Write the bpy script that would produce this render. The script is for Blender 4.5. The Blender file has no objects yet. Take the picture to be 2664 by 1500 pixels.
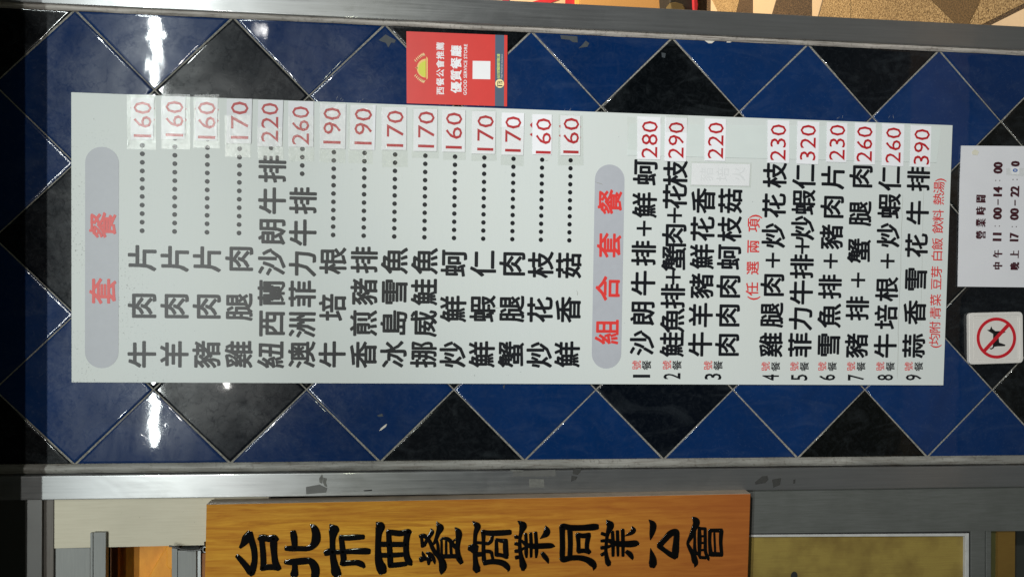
import bpy, bmesh, math, random
from mathutils import Vector, Matrix, noise
random.seed(7)
S = bpy.context.scene
COL = S.collection

# ------------------------------------------------------------------ camera
R = Matrix([[0.015287, 0.999619, 0.02297], [-0.089182, 0.024244, -0.99572], [-0.995898, 0.013173, 0.089519]])
CP = Vector((-0.050057, -1.36509, 0.224388))
cam = bpy.data.cameras.new('camera'); cam.sensor_fit = 'HORIZONTAL'; cam.sensor_width = 36
cam.lens = 36 * 1800 / 2664; cam.clip_start = .02; cam.clip_end = 200
co = bpy.data.objects.new('camera', cam); COL.objects.link(co)
co.matrix_world = Matrix.Translation(CP) @ R.to_4x4(); S.camera = co

# ------------------------------------------------------------------ world, lamps, exposure
W = bpy.data.worlds.new('World'); S.world = W; W.use_nodes = True
bg = W.node_tree.nodes['Background']; bg.inputs[0].default_value = (.75, .85, 1, 1); bg.inputs[1].default_value = .048
S.view_settings.view_transform = 'Standard'; S.view_settings.look = 'None'
S.view_settings.exposure = 0; S.view_settings.gamma = 1
S.render.engine = 'CYCLES'; S.cycles.use_denoising = True; S.cycles.max_bounces = 6

def area(name, loc, target, sx, sy, power, col=(1, 1, 1), spread=180):
    l = bpy.data.lights.new(name, 'AREA'); l.shape = 'RECTANGLE'; l.size = sx; l.size_y = sy
    l.energy = power; l.color = col; l.spread = math.radians(spread)
    o = bpy.data.objects.new(name, l); COL.objects.link(o); o.location = loc
    o.rotation_euler = (Vector(target) - Vector(loc)).to_track_quat('-Z', 'Y').to_euler(); return o
# two runs of fluorescent tube under the market roof, level with the wall
area('ceiling_tube_lamp', (0.55, -3.5, 2.20), (0.55, 0, .3), 3.6, .032, 90, (.93, 1, .97))
area('ceiling_tube_lamp_second', (.1, -3.5, 1.73), (.1, 0, .3), 1.9, .032, 30, (1, .98, .93))
area('ceiling_tube_lamp_far', (0.3, -4.6, 1.05), (0.3, 0, .2), 1.6, .04, 9, (.95, 1, .75))
# fill spot added to brighten the lower half of the menu
sp = bpy.data.lights.new('added_fill_spot', 'SPOT'); sp.energy = 285; sp.spot_size = math.radians(34); sp.spot_blend = 1
sp.shadow_soft_size = .04; sp.color = (1, .99, .97)
so = bpy.data.objects.new('added_fill_spot', sp); COL.objects.link(so); so.location = (1.35, -2.9, 1.35)
so.rotation_euler = (Vector((.08, 0, -.50)) - so.location).to_track_quat('-Z', 'Y').to_euler()
# warm lamps of the passage behind the wall and of the shop interior
area('passage_lamp', (2.6, 2.2, 1.7), (2.2, 3.2, -1.3), 1.2, .3, 230, (1, .78, .5))
#area('interior_lamp', (-1.0, .9, 1.2), (-.75, .25, .7), .3, .3, 16, (1, .85, .6))

# ------------------------------------------------------------------ helpers
def px(x, y, Y=0.0):
    """point of the plane at depth Y seen at pixel (x, y) of the 2664 x 1500 photograph"""
    d = R @ Vector(((x - 1332) / 1800, (750 - y) / 1800, -1))
    return CP + d * ((Y - CP.y) / d.y)
def pz(x, y, Z=-1.3):
    d = R @ Vector(((x - 1332) / 1800, (750 - y) / 1800, -1))
    return CP + d * ((Z - CP.z) / d.z)

def tag(o, label=None, cat=None, group=None, kind=None):
    if label: o['label'] = label
    if cat: o['category'] = cat
    if group: o['group'] = group
    if kind: o['kind'] = kind
    return o
def empty(name, loc, label=None, cat=None, group=None, kind=None):
    o = bpy.data.objects.new(name, None); COL.objects.link(o); o.location = loc
    bpy.context.view_layer.update() if False else None
    return tag(o, label, cat, group, kind)
def mesh(name, verts, faces, mat, parent=None, smooth=False):
    m = bpy.data.meshes.new(name); m.from_pydata([tuple(v) for v in verts], [], faces)
    if smooth:
        m.polygons.foreach_set('use_smooth', [True] * len(m.polygons))
    m.materials.append(mat); m.update()
    o = bpy.data.objects.new(name, m); COL.objects.link(o)
    if parent:
        o.parent = parent
        off = Vector(parent.location); p = parent.parent
        while p: off += Vector(p.location); p = p.parent
        o.location = -off
    return o
def poly_prism(name, pts, depth, mat, parent=None, bevel=0.0, bdrop=None):
    """pts: world points of the front outline (any order of turn), extruded to +Y by depth, optional bevelled rim"""
    n = len(pts)
    area2 = sum(pts[i].x * pts[(i + 1) % n].z - pts[(i + 1) % n].x * pts[i].z for i in range(n))
    if area2 < 0: pts = pts[::-1]
    V = []; F = []
    if bevel > 0:
        rings = [(bevel, 0), (bevel * .35, bevel * .18), (0, bevel * .6)] if bdrop is None else [(bevel, 0), (bevel * .4, bdrop * .35), (0, bdrop)]
    else: rings = [(0, 0)]
    def inset(d):
        out = []
        for i in range(n):
            a, b, c = pts[i - 1], pts[i], pts[(i + 1) % n]
            e1 = Vector((b.x - a.x, b.z - a.z)).normalized(); e2 = Vector((c.x - b.x, c.z - b.z)).normalized()
            n1 = Vector((-e1.y, e1.x)); n2 = Vector((-e2.y, e2.x)); s = n1 + n2
            k = s.dot(n1)
            s = s / max(k, .3) if s.length > 1e-9 else n1
            out.append(Vector((b.x + s.x * d, b.y, b.z + s.y * d)))
        return out
    for d, dy in rings:
        V += [Vector((q.x, q.y + dy, q.z)) for q in (inset(d) if d else pts)]
    last = len(rings)
    V += [Vector((q.x, q.y + depth, q.z)) for q in pts]
    F.append(tuple(range(n)))
    for r_ in range(last):
        for i in range(n):
            j = (i + 1) % n
            F.append((r_ * n + j, r_ * n + i, (r_ + 1) * n + i, (r_ + 1) * n + j))
    F.append(tuple(last * n + i for i in range(n))[::-1])
    # y axis points away from the camera: outline counter-clockwise in (x, z) faces -Y
    return mesh(name, V, F, mat, parent)
def ppx(name, pl, Y, depth, mat, parent=None, bevel=0.0):
    return poly_prism(name, [px(x, y, Y) for x, y in pl], depth, mat, parent, bevel)
def box(name, a, b, mat, parent=None, bevel=0):
    return poly_prism(name, [Vector((a[0], a[1], a[2])), Vector((b[0], a[1], a[2])), Vector((b[0], a[1], b[2])), Vector((a[0], a[1], b[2]))], b[1] - a[1], mat, parent, bevel)

# ------------------------------------------------------------------ materials
class NT:
    def __init__(s, name):
        s.m = bpy.data.materials.new(name); s.m.use_nodes = True; s.t = s.m.node_tree; s.b = s.t.nodes['Principled BSDF']
        s.tc = s.t.nodes.new('ShaderNodeTexCoord')
    def n(s, ty, **kw):
        o = s.t.nodes.new(ty)
        for k, v in kw.items(): setattr(o, k, v)
        return o
    def l(s, a, b): s.t.links.new(a, b)
    def coords(s, scale=(1, 1, 1)):
        g = s.n('ShaderNodeNewGeometry'); mp = s.n('ShaderNodeMapping'); mp.inputs['Scale'].default_value = scale
        s.l(g.outputs['Position'], mp.inputs['Vector']); return mp.outputs[0]
    def noise(s, scale, detail=4, stretch=(1, 1, 1), rough=.55, dist=0):
        o = s.n('ShaderNodeTexNoise'); o.inputs['Scale'].default_value = scale; o.inputs['Detail'].default_value = detail
        o.inputs['Roughness'].default_value = rough; o.inputs['Distortion'].default_value = dist
        s.l(s.coords(stretch), o.inputs['Vector']); return o.outputs['Fac']
    def ramp(s, fac, stops):
        r = s.n('ShaderNodeValToRGB'); s.l(fac, r.inputs[0]); e = r.color_ramp.elements
        while len(e) < len(stops): e.new(.5)
        for i, (p, c) in enumerate(stops):
            e[i].position = p; e[i].color = (*c, 1) if len(c) == 3 else c
        return r.outputs[0]
    def mix(s, f, a, b, mode='MIX'):
        m = s.n('ShaderNodeMix', data_type='RGBA', blend_type=mode)
        for i, v in ((0, f), (6, a), (7, b)):
            if hasattr(v, 'is_linked') or hasattr(v, 'links'): s.l(v, m.inputs[i])
            elif isinstance(v, (int, float)): m.inputs[i].default_value = v
            else: m.inputs[i].default_value = (*v, 1)
        return m.outputs[2]
    def mr(s, v, a, b, c, d):
        m = s.n('ShaderNodeMapRange'); s.l(v, m.inputs[0])
        for i, q in enumerate((a, b, c, d)): m.inputs[i + 1].default_value = q
        return m.outputs[0]
    def bump(s, h, strength, dist=.001, normal=None):
        b = s.n('ShaderNodeBump'); b.inputs['Strength'].default_value = strength; b.inputs['Distance'].default_value = dist
        s.l(h, b.inputs['Height'])
        if normal: s.l(normal, b.inputs['Normal'])
        return b.outputs[0]
    def set(s, **kw):
        for k, v in kw.items():
            i = s.b.inputs[k.replace('_', ' ')]
            if hasattr(v, 'links'): s.l(v, i)
            elif isinstance(v, tuple): i.default_value = (*v, 1)
            else: i.default_value = v
        return s.m

def simple(name, col, rough=.5, metal=0, var=.12, scale=40, bump=.1, **kw):
    t = NT(name); f = t.noise(scale, 5)
    c = t.mix(f, tuple(v * (1 - var) for v in col), tuple(min(1, v * (1 + var)) for v in col))
    t.set(Base_Color=c, Roughness=rough, Metallic=metal, Normal=t.bump(f, bump, .0008), **kw)
    return t.m

def tile_mat(name, col, haze):
    t = NT(name)
    oi = t.n('ShaderNodeObjectInfo')
    big = t.noise(7, 5, dist=1.5); fine = t.noise(60, 6, (1, 1, 1), .65, 2)
    col = tuple(col); rv = t.mr(oi.outputs['Random'], 0, 1, .0, 1)
    base = t.mix(t.mr(big, .3, .7, 0, 1), tuple(v * .88 for v in col), tuple(v * 1.1 for v in col))
    base = t.mix(rv, t.mix(.28, base, (.002, .006, .018)), t.mix(.10, base, (.012, .05, .15)) if col[2] > .05 else base)
    scr = t.n('ShaderNodeTexVoronoi', feature='DISTANCE_TO_EDGE'); scr.inputs['Scale'].default_value = 16
    mp = t.n('ShaderNodeVectorMath', operation='ADD'); nv = t.n('ShaderNodeTexNoise'); nv.inputs['Scale'].default_value = 22
    nv.inputs['Detail'].default_value = 3; t.l(t.coords(), nv.inputs['Vector'])
    vm = t.n('ShaderNodeVectorMath', operation='SCALE'); vm.inputs['Scale'].default_value = .12; t.l(nv.outputs['Color'], vm.inputs[0])
    t.l(t.coords(), mp.inputs[0]); t.l(vm.outputs[0], mp.inputs[1]); t.l(mp.outputs[0], scr.inputs['Vector'])
    line = t.mr(scr.outputs['Distance'], 0, .022, 1, 0)
    smear = t.mr(t.noise(9, 6, (1.6, 1, .7), .6, 2.5), .5, .72, 0, 1)
    grime = t.mix(t.mr(fine, .45, .8, 0, .06), base, (.10, .12, .14))
    grime = t.mix(t.mr(smear, 0, 1, 0, .03), grime, (.32, .38, .42))
    mm = t.n('ShaderNodeMath', operation='MULTIPLY'); t.l(line, mm.inputs[0]); t.l(smear, mm.inputs[1])
    rg = t.mr(fine, .3, .8, haze, haze + .12)
    wav = t.noise(11, 2, (1, 1, 1), .5, .5)
    nrm = t.bump(wav, .16, .0022, t.bump(fine, .03, .0004, t.bump(mm.outputs[0], .03, .0003)))
    cloud = t.noise(5, 6, (1, 1, 1.3), .6, 1.8)
    sl = t.n('ShaderNodeMath', operation='MULTIPLY'); t.l(t.mr(cloud, .32, .68, .05, .25), sl.inputs[0]); t.l(t.mr(line, 0, 1, 1, .62), sl.inputs[1])
    t.set(Base_Color=grime, Roughness=rg, Specular_IOR_Level=sl.outputs[0], Normal=nrm, Coat_Weight=.8, Coat_Roughness=.035,
          Coat_IOR=1.5)
    t.l(nrm, t.b.inputs['Coat Normal'])
    return t.m
M_BLUE = tile_mat('blue_glazed_tile', (.0016, .0195, .088), .2)
M_BLACK = tile_mat('black_glazed_tile', (.0015, .002, .0018), .2)

def steel(name, col, rough, brush=(34, 1, .9), anis=.75, var=.38, marks=True):
    t = NT(name); br = t.noise(6, 8, brush, .7); bl = t.noise(8, 4)
    c = t.mix(br, tuple(v * (1 - var) for v in col), col)
    c = t.mix(t.mr(bl, .45, .75, 0, .18), c, (.25, .24, .22))
    tn = t.n('ShaderNodeCombineXYZ'); tn.inputs[2].default_value = 1
    sm = t.noise(14, 5, (1, 1, .6), .6, 1.5)
    rr = t.n('ShaderNodeMath', operation='ADD'); t.l(t.mr(br, .2, .8, rough * .7, rough * 1.2), rr.inputs[0]); t.l(t.mr(sm, .4, .7, 0, .09), rr.inputs[1])
    t.set(Base_Color=c, Metallic=.8, Coat_Weight=1.0, Coat_Roughness=.07, Roughness=rr.outputs[0], Anisotropic=anis, Normal=t.bump(br, .25, .0002))
    t.l(tn.outputs[0], t.b.inputs['Tangent']); t.b.inputs['Anisotropic Rotation'].default_value = .25
    return t.m
M_STEEL = steel('brushed_steel', (.40, .41, .415), .38)
M_ALU = steel('anodised_aluminium', (.42, .44, .44), .5, (200, 200, 2), .4, .15)

def grout_mat():
    t = NT('cement_grout'); f = t.noise(400, 5, rough=.7); g = t.noise(30, 4)
    c = t.ramp(f, [(.3, (.05, .047, .04)), (.5, (.22, .21, .18)), (.8, (.45, .44, .40))])
    c = t.mix(t.mr(g, .4, .7, 0, .35), c, (.10, .09, .08))
    t.set(Base_Color=c, Roughness=.8, Normal=t.bump(f, .6, .001)); return t.m
M_GROUT = grout_mat()
def sealant_mat(name, col):
    t = NT(name); f = t.noise(18, 6, (1, 1, .35), .6, 1); g = t.noise(160, 5)
    c = t.mix(t.mr(f, .35, .7, 0, 1), tuple(v * .55 for v in col), col)
    c = t.mix(t.mr(g, .56, .75, 0, .7), c, (.07, .06, .05)); ln_ = t.noise(30, 5, (14, 1, .5), .6, .6); c = t.mix(t.mr(ln_, .5, .68, 0, .75), c, (.09, .07, .055))
    t.set(Base_Color=c, Roughness=.5, Normal=t.bump(f, .6, .004, t.bump(g, .3, .001))); return t.m
M_SEAL_T = sealant_mat('aged_sealant_beige', (.50, .46, .42))
M_SEAL_B = sealant_mat('aged_sealant_grey', (.30, .295, .27))

def board_mat():
    t = NT('menu_acrylic_panel')
    lines = t.noise(10, 3, (2, 1, 130), .6); cloud = t.noise(3.5, 4)
    c = t.mix(lines, (.55, .595, .585), (.615, .65, .645))
    c = t.mix(t.mr(cloud, .35, .7, 0, .35), c, (.60, .62, .575))
    # grime speckle near the upper left corner of the panel
    geo = t.n('ShaderNodeNewGeometry'); sx = t.n('ShaderNodeSeparateXYZ'); t.l(geo.outputs['Position'], sx.inputs[0])
    mz = t.mr(sx.outputs[2], .72, .88, 0, 1); mx = t.mr(sx.outputs[0], .28, -.1, 0, 1)
    spk = t.noise(260, 3, (1, 1, 1), .6); pat = t.noise(9, 3)
    mm = t.n('ShaderNodeMath', operation='MULTIPLY'); t.l(mz, mm.inputs[0]); t.l(mx, mm.inputs[1])
    m2 = t.n('ShaderNodeMath', operation='MULTIPLY'); t.l(mm.outputs[0], m2.inputs[0]); t.l(t.mr(pat, .4, .62, 0, 1), m2.inputs[1])
    m3 = t.n('ShaderNodeMath', operation='MULTIPLY'); t.l(m2.outputs[0], m3.inputs[0]); t.l(t.mr(spk, .60, .68, 0, 1), m3.inputs[1])
    c = t.mix(m3.outputs[0], c, (.10, .11, .11))
    spk2 = t.noise(120, 2); c = t.mix(t.mr(spk2, .76, .79, 0, .5), c, (.22, .24, .24))
    t.set(Base_Color=c, Roughness=.42, Specular_IOR_Level=.45, Normal=t.bump(lines, .05, .0004)); return t.m
M_BOARD = board_mat()
M_EDGE = simple('panel_edge', (.62, .60, .50), .5)
M_BAND = simple('lilac_grey_band', (.40, .415, .455), .42, scale=80, var=.06, bump=.03)
M_INK = simple('black_vinyl_ink', (.008, .009, .012), .36, var=.3, bump=.02, Specular_IOR_Level=.3)
M_INKRED = simple('red_vinyl_ink', (.60, .045, .045), .4, var=.12, bump=.02)
M_INKRED2 = simple('heading_red_ink', (.66, .04, .035), .4, var=.1, bump=.02)
M_PRICE = simple('price_red_ink', (.42, .012, .018), .45, var=.1, bump=.02)
M_PAPER = simple('white_slip_paper', (.76, .765, .80), .6, var=.05, scale=60, bump=.05)
M_PAPER2 = simple('hours_sheet_paper', (.62, .625, .655), .45, var=.06, scale=14, bump=.1)
M_OLDTAPE = simple('old_correction_paper', (.60, .65, .635), .4, var=.05, scale=25, bump=.1)
M_MAROON = simple('maroon_ink', (.045, .008, .014), .5, var=.2)
M_BLUEINK = simple('blue_ink', (.05, .13, .40), .5)
M_RED = simple('red_sticker_film', (.62, .045, .038), .32, var=.08, scale=30, bump=.05)
M_WHITE = simple('white_print', (.78, .78, .80), .4, var=.03)
M_SLATE = simple('slate_blue_print', (.055, .095, .15), .4, var=.06)
M_GOLD = simple('gold_print', (.78, .50, .16), .4, var=.05)
M_LIME = simple('lime_yellow_print', (.58, .60, .05), .4, var=.05)
M_PEACH = simple('pale_yellow_print', (.85, .72, .35), .4, var=.05)
M_GREENTXT = simple('pale_green_print', (.5, .62, .2), .4)
M_DARKBROWN = simple('dark_brown_print', (.06, .03, .02), .4)
M_PLASTIC = simple('cream_moulded_plastic', (.60, .58, .55), .4, var=.03, scale=60, bump=.04)
M_SIGNRED = simple('prohibition_red', (.47, .012, .022), .35, var=.06)
M_BLACKP = simple('black_print', (.008, .008, .009), .4, var=.1)

def tape_mat():
    t = NT('clear_adhesive_tape'); f = t.noise(120, 5, (1, 1, .6), .65, 1.5); g = t.noise(30, 3)
    oi = t.n('ShaderNodeObjectInfo')
    nb = t.bump(f, .7, .0006, t.bump(g, .5, .0015))
    tr = t.n('ShaderNodeBsdfTransparent'); tr.inputs[0].default_value = (.985, .987, .98, 1)
    gl = t.n('ShaderNodeBsdfGlossy'); t.l(t.mr(g, .3, .7, .10, .25), gl.inputs['Roughness']); t.l(nb, gl.inputs['Normal'])
    ms = t.n('ShaderNodeMixShader'); ms.inputs[0].default_value = .018
    out = t.t.nodes['Material Output']
    t.l(tr.outputs[0], ms.inputs[1]); t.l(gl.outputs[0], ms.inputs[2]); t.l(ms.outputs[0], out.inputs[0])
    return t.m
M_TAPE = tape_mat()

def wood_mat():
    t = NT('varnished_camphor_wood')
    g = t.noise(9, 7, (14, 14, 1.0), .65, .6); fine = t.noise(30, 5, (30, 30, 1.2), .6); cl = t.noise(4, 4, (1.5, 1, .8))
    c = t.ramp(g, [(.25, (.32, .115, .018)), (.45, (.53, .235, .025)), (.6, (.65, .325, .037)), (.8, (.74, .41, .06))])
    c = t.mix(t.mr(fine, .5, .8, 0, .35), c, (.22, .075, .014))
    c = t.mix(t.mr(cl, .42, .68, 0, .45), c, (.36, .115, .02))
    # redder wood lower down the plank, with some light falloff painted in
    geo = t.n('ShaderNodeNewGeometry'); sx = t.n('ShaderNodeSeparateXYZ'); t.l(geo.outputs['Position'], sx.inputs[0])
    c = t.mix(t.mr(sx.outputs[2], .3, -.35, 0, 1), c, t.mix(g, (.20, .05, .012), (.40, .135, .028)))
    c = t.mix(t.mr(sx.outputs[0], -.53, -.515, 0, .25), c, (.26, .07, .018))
    t.set(Base_Color=c, Roughness=.6, Specular_IOR_Level=.08, Normal=t.bump(fine, .10, .0005)); return t.m
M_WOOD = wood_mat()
M_LACQ = simple('black_gloss_lacquer', (.003, .003, .003), .06, var=.2, scale=60, bump=.04, Specular_IOR_Level=.5)
def streak(name, col, col2, rough=.6, sc=(3, 3, 40), k=.5):
    t = NT(name); f = t.noise(8, 6, sc, .65); g = t.noise(200, 3); h = t.noise(9, 4)
    c = t.mix(t.mr(f, .35, .7, 0, 1), col, col2)
    c = t.mix(t.mr(g, .72, .78, 0, .6), c, tuple(v * .25 for v in col2))
    c = t.mix(t.mr(h, .45, .7, 0, k), c, tuple(v * .7 for v in col2))
    t.set(Base_Color=c, Roughness=rough, Normal=t.bump(f, .1, .0005)); return t.m
M_CREAM = streak('yellowed_cream_laminate', (.58, .54, .42), (.52, .48, .365), .5, (60, 60, 2.5), .2)
M_GREYP = streak('grey_painted_panel', (.10, .105, .10), (.075, .08, .073), .5, (60, 60, 3), .4)
M_GREYL = streak('pale_grey_profile', (.26, .27, .26), (.22, .23, .225), .5, (2, 2, 40), .3)
M_GREYD = streak('brown_grey_profile', (.13, .115, .10), (.09, .08, .07), .5, (2, 2, 40), .4)
M_GASKET = simple('dark_rubber_gasket', (.012, .012, .012), .7)
M_BEADW = simple('white_glazing_bead', (.42, .42, .41), .5, var=.3, scale=60, bump=.3)
M_OLIVE = streak('ribbed_olive_blind', (.30, .235, .055), (.17, .105, .03), .45, (700, 3, 2), .9)
M_OCHRE = streak('ochre_ribbed_strip', (.15, .09, .018), (.11, .06, .012), .5, (400, 3, 6), .4)
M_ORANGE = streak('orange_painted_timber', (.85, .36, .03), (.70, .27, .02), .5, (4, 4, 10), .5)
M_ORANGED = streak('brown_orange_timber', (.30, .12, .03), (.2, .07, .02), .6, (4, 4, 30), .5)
M_DARK = simple('unlit_dark_tone', (.02, .022, .018), .7)  # near-black tone, lack of light painted in for gap and recess
M_WIRE = simple('black_cable_plastic', (.012, .012, .012), .35)
M_RESIDUE = simple('grey_glue_residue', (.12, .12, .11), .7, var=.5, scale=200, bump=.5)
M_RESIDUED = simple('dark_glue_residue', (.03, .03, .028), .7, var=.5, scale=200, bump=.5)
M_RESIDUE2 = simple('pale_tape_film', (.10, .10, .095), .5, var=.2, scale=100)

# ------------------------------------------------------------------ tiled wall
H = .1414; ZS = 1.0071
def node(k, r): return Vector(((3 - r) * H, 0, (6.5 - k) * H * ZS))
wall = empty('tiled_wall', (0, 0, 0), 'pier clad in diagonal blue and black glazed tiles behind the menu board', kind='structure')
mesh_core = box('mortar_bed', (-.4245, .0018, -1.3), (.4245, .28, 1.5), M_GROUT, wall)
black = {(-1, 0), (5, 0), (11, 0), (2, 1), (8, 1), (14, 1), (0, 3), (12, 3), (6, 3), (2, 5), (8, 5), (14, 5), (-1, 6), (5, 6), (11, 6),
         (1, 2), (3, 2), (5, 2), (7, 2), (9, 2), (13, 2), (1, 4), (3, 4), (7, 4), (9, 4), (13, 4), (5, 4), (4, 3), (10, 3), (-2, 1), (-2, 5), (-3, 2), (15, 2), (15, 4), (17, 0), (17, 6)}
g = .0010; xl = .4242
for k in range(-3, 18):
    for r in range(0, 7):
        if (k + r) % 2 == 0: continue
        c = node(k, r); hx = H - g * 1.414; hz = (H - g * 1.414) * ZS
        if r == 0: pts = [Vector((xl - .001, 0, c.z - hz + .003)), Vector((xl - .001, 0, c.z + hz - .003)), Vector((c.x - hx, 0, c.z))]
        elif r == 6: pts = [Vector((-xl + .001, 0, c.z - hz + .003)), Vector((-xl + .001, 0, c.z + hz - .003)), Vector((c.x + hx, 0, c.z))]
        else: pts = [Vector((c.x + hx, 0, c.z)), Vector((c.x, 0, c.z + hz)), Vector((c.x - hx, 0, c.z)), Vector((c.x, 0, c.z - hz))]
        if c.z < -1.15: continue
        n = len(pts)
        ax = random.gauss(0, .0009); az = random.gauss(0, .0009); dy = random.gauss(0, .0001)
        pts = [Vector((p.x, dy + (p.x - c.x) * ax + (p.z - c.z) * az, p.z)) for p in pts]
        # pillowed rim
        cen = sum(pts, Vector()) / n
        V = []; F = []
        a2 = sum(pts[i].x * pts[(i + 1) % n].z - pts[(i + 1) % n].x * pts[i].z for i in range(n))
        if a2 < 0: pts = pts[::-1]
        def inset(d):
            out = []
            for i in range(n):
                a, b, c_ = pts[i - 1], pts[i], pts[(i + 1) % n]
                e1 = Vector((b.x - a.x, b.z - a.z)).normalized(); e2 = Vector((c_.x - b.x, c_.z - b.z)).normalized()
                n1 = Vector((-e1.y, e1.x)); n2 = Vector((-e2.y, e2.x)); s = (n1 + n2); s = s / max(s.dot(n1), .25)
                out.append(Vector((b.x + s.x * d, b.y, b.z + s.y * d)))
            return out
        rings = [(.0050, 0), (.0028, .00018), (.0013, .0006), (.0004, .0012), (0, .0022)]
        for d, yy in rings: V += [Vector((q.x, q.y + yy, q.z)) for q in inset(d)]
        F.append(tuple(range(n)))
        for q in range(len(rings) - 1):
            for i in range(n):
                j = (i + 1) % n; F.append((q * n + j, q * n + i, (q + 1) * n + i, (q + 1) * n + j))
        o = mesh('tile', V, F, M_BLACK if (k, r) in black else M_BLUE, wall, smooth=True)
        o.data.polygons[0].use_smooth = False

# sealant beads between the tiles and the steel
def bead(name, p0, p1, width, mat, parent, lumps):
    V = []; F = []; N = 150; Mx = 6
    for i in range(N + 1):
        t = i / N; c = p0.lerp(p1, t)
        w0 = width * (1 + .09 * noise.noise(Vector((c.z * 14, 3, 1))) + .06 * noise.noise(Vector((c.z * 60, 3, 1))))
        hgt = lumps * (1 + .5 * noise.noise(Vector((c.z * 9, 7, 2))))
        for j in range(Mx + 1):
            a = j / Mx
            V.append(Vector((c.x + (a - .5) * w0, c.y - hgt * math.sin(math.pi * min(1, max(0, a))) ** .7 - .0004 + .0006 * noise.noise(Vector((c.z * 80, a * 5, 0))), c.z)))
    for i in range(N):
        for j in range(Mx):
            a = i * (Mx + 1) + j; F.append((a, a + Mx + 1, a + Mx + 2, a + 1))
    return mesh(name, V, F, mat, parent, True)
SY = -.010
tA, tB = px(-200, -14, 0), px(2900, 141, 0)
b1 = bead('sealant_bead', Vector((.4282, 0, 1.35)), Vector((.4282, 0, -1.25)), .012, M_SEAL_T, wall, .004)
b2 = bead('sealant_bead', Vector((-.4320, 0, 1.35)), Vector((-.4320, 0, -1.25)), .0172, M_SEAL_B, wall, .0045)

# ------------------------------------------------------------------ steel jambs
jr = empty('steel_jamb', (.46, 0, 0), 'brushed steel corner post between the tiled pier and the passage', 'post', 'steel posts framing the tiled pier')
x0 = px(1400, 72, SY).x; x1 = px(2100, 41, SY).x
print('right jamb', px(200, 12, SY).x, px(1003, 51, SY).x, px(1745, 87, SY).x, px(2448, 119, SY).x, 'outer', px(1150, 0, SY).x, px(2150, 44.6, SY).x, px(2664, 69, SY).x)
print('left jamb', px(131, 1238, SY).x, px(1400, 1216.5, SY).x, px(2600, 1212, SY).x, 'outer', px(62, 1303, SY).x, px(1400, 1279, SY).x, px(2600, 1267, SY).x)
RX0, RX1 = .4315, .4785
box('front_face', (RX0, SY, -1.3), (RX1, .30, 1.35), M_STEEL, jr, .0015)
jl = empty('steel_jamb', (-.47, 0, 0), 'brushed steel post with glue marks between the tiled pier and the wooden signboard', 'post', 'steel posts framing the tiled pier')
LX0, LX1 = -.4875, -.4425
box('front_face', (LX0, SY, -1.3), (LX1, .10, 1.35), M_STEEL, jl, .0018)
def scrap(pl, mat, parent, Y, name='glue_residue', th=.0004):
    return ppx(name, pl, Y - th, th, mat, parent)
def z2(o, s, L): return [(o[0] + a / s, o[1] + b / s) for a, b in L]
O = (700, 1000)
scrap(z2(O, 2.9, [(400, 672), (408, 700), (400, 745), (380, 735), (378, 705)]), M_RESIDUE, jl, SY)
scrap(z2(O, 2.9, [(410, 700), (436, 705), (430, 740), (440, 770), (420, 765), (405, 735)]), M_RESIDUE, jl, SY)
scrap(z2(O, 2.9, [(278, 770), (380, 752), (440, 780), (430, 812), (280, 825)]), M_RESIDUE2, jl, SY)
scrap(z2(O, 2.9, [(712, 795), (775, 790), (778, 800), (720, 803)]), M_GASKET, jl, SY)
scrap(z2(O, 2.9, [(1815, 640), (1925, 645), (1900, 658), (1850, 655), (1850, 672), (1838, 655)]), M_RESIDUE, jl, SY)
scrap(z2(O, 2.9, [(1840, 655), (2160, 640), (2165, 690), (1840, 692)]), M_RESIDUE2, jl, SY)
scrap(z2(O, 2.9, [(1962, 710), (2075, 712), (2078, 775), (1962, 772)]), M_RESIDUE, jl, SY)
O = (1400, 1000)
scrap(z2(O, 2.9, [(265, 635), (328, 632), (318, 660), (298, 680), (260, 672)]), M_RESIDUED, jl, SY)
scrap(z2(O, 2.9, [(252, 685), (298, 692), (285, 715), (248, 730)]), M_RESIDUED, jl, SY)
scrap(z2(O, 2.9, [(1635, 735), (1690, 690), (1730, 685), (1738, 715), (1715, 740), (1640, 752)]), M_RESIDUED, jl, SY)
scrap(z2(O, 2.9, [(1765, 715), (1835, 702), (1825, 755), (1775, 775)]), M_RESIDUED, jl, SY)
scrap(z2(O, 2.9, [(1925, 715), (1942, 712), (1938, 745), (1925, 745)]), M_RESIDUED, jl, SY)

# roller shutter housing above the shop front, out of the frame; it casts the shade on the top of the pier
sh = empty('shutter_housing', (0, 0, 1.3), 'dark roller shutter housing above the tiled pier', 'housing')
box('casing', (-1.9, -.267, 1.0667), (.49, -.012, 1.6), M_DARK, sh, .003)
# (casing stands in front of the pier only)

# ------------------------------------------------------------------ menu board
BY = -.0045
mb = empty('menu_board', (0, BY, 0), 'tall white menu board with black dish names on the tiled pier', 'menu board')
cs = [px(185, 240, BY), px(186, 994, BY), px(2454.5, 1001.5, BY), px(2478.5, 326, BY)]
print('board', [tuple(round(v, 4) for v in c) for c in cs])
poly_prism('panel', cs, .0032, M_BOARD, mb, .0006)

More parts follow.
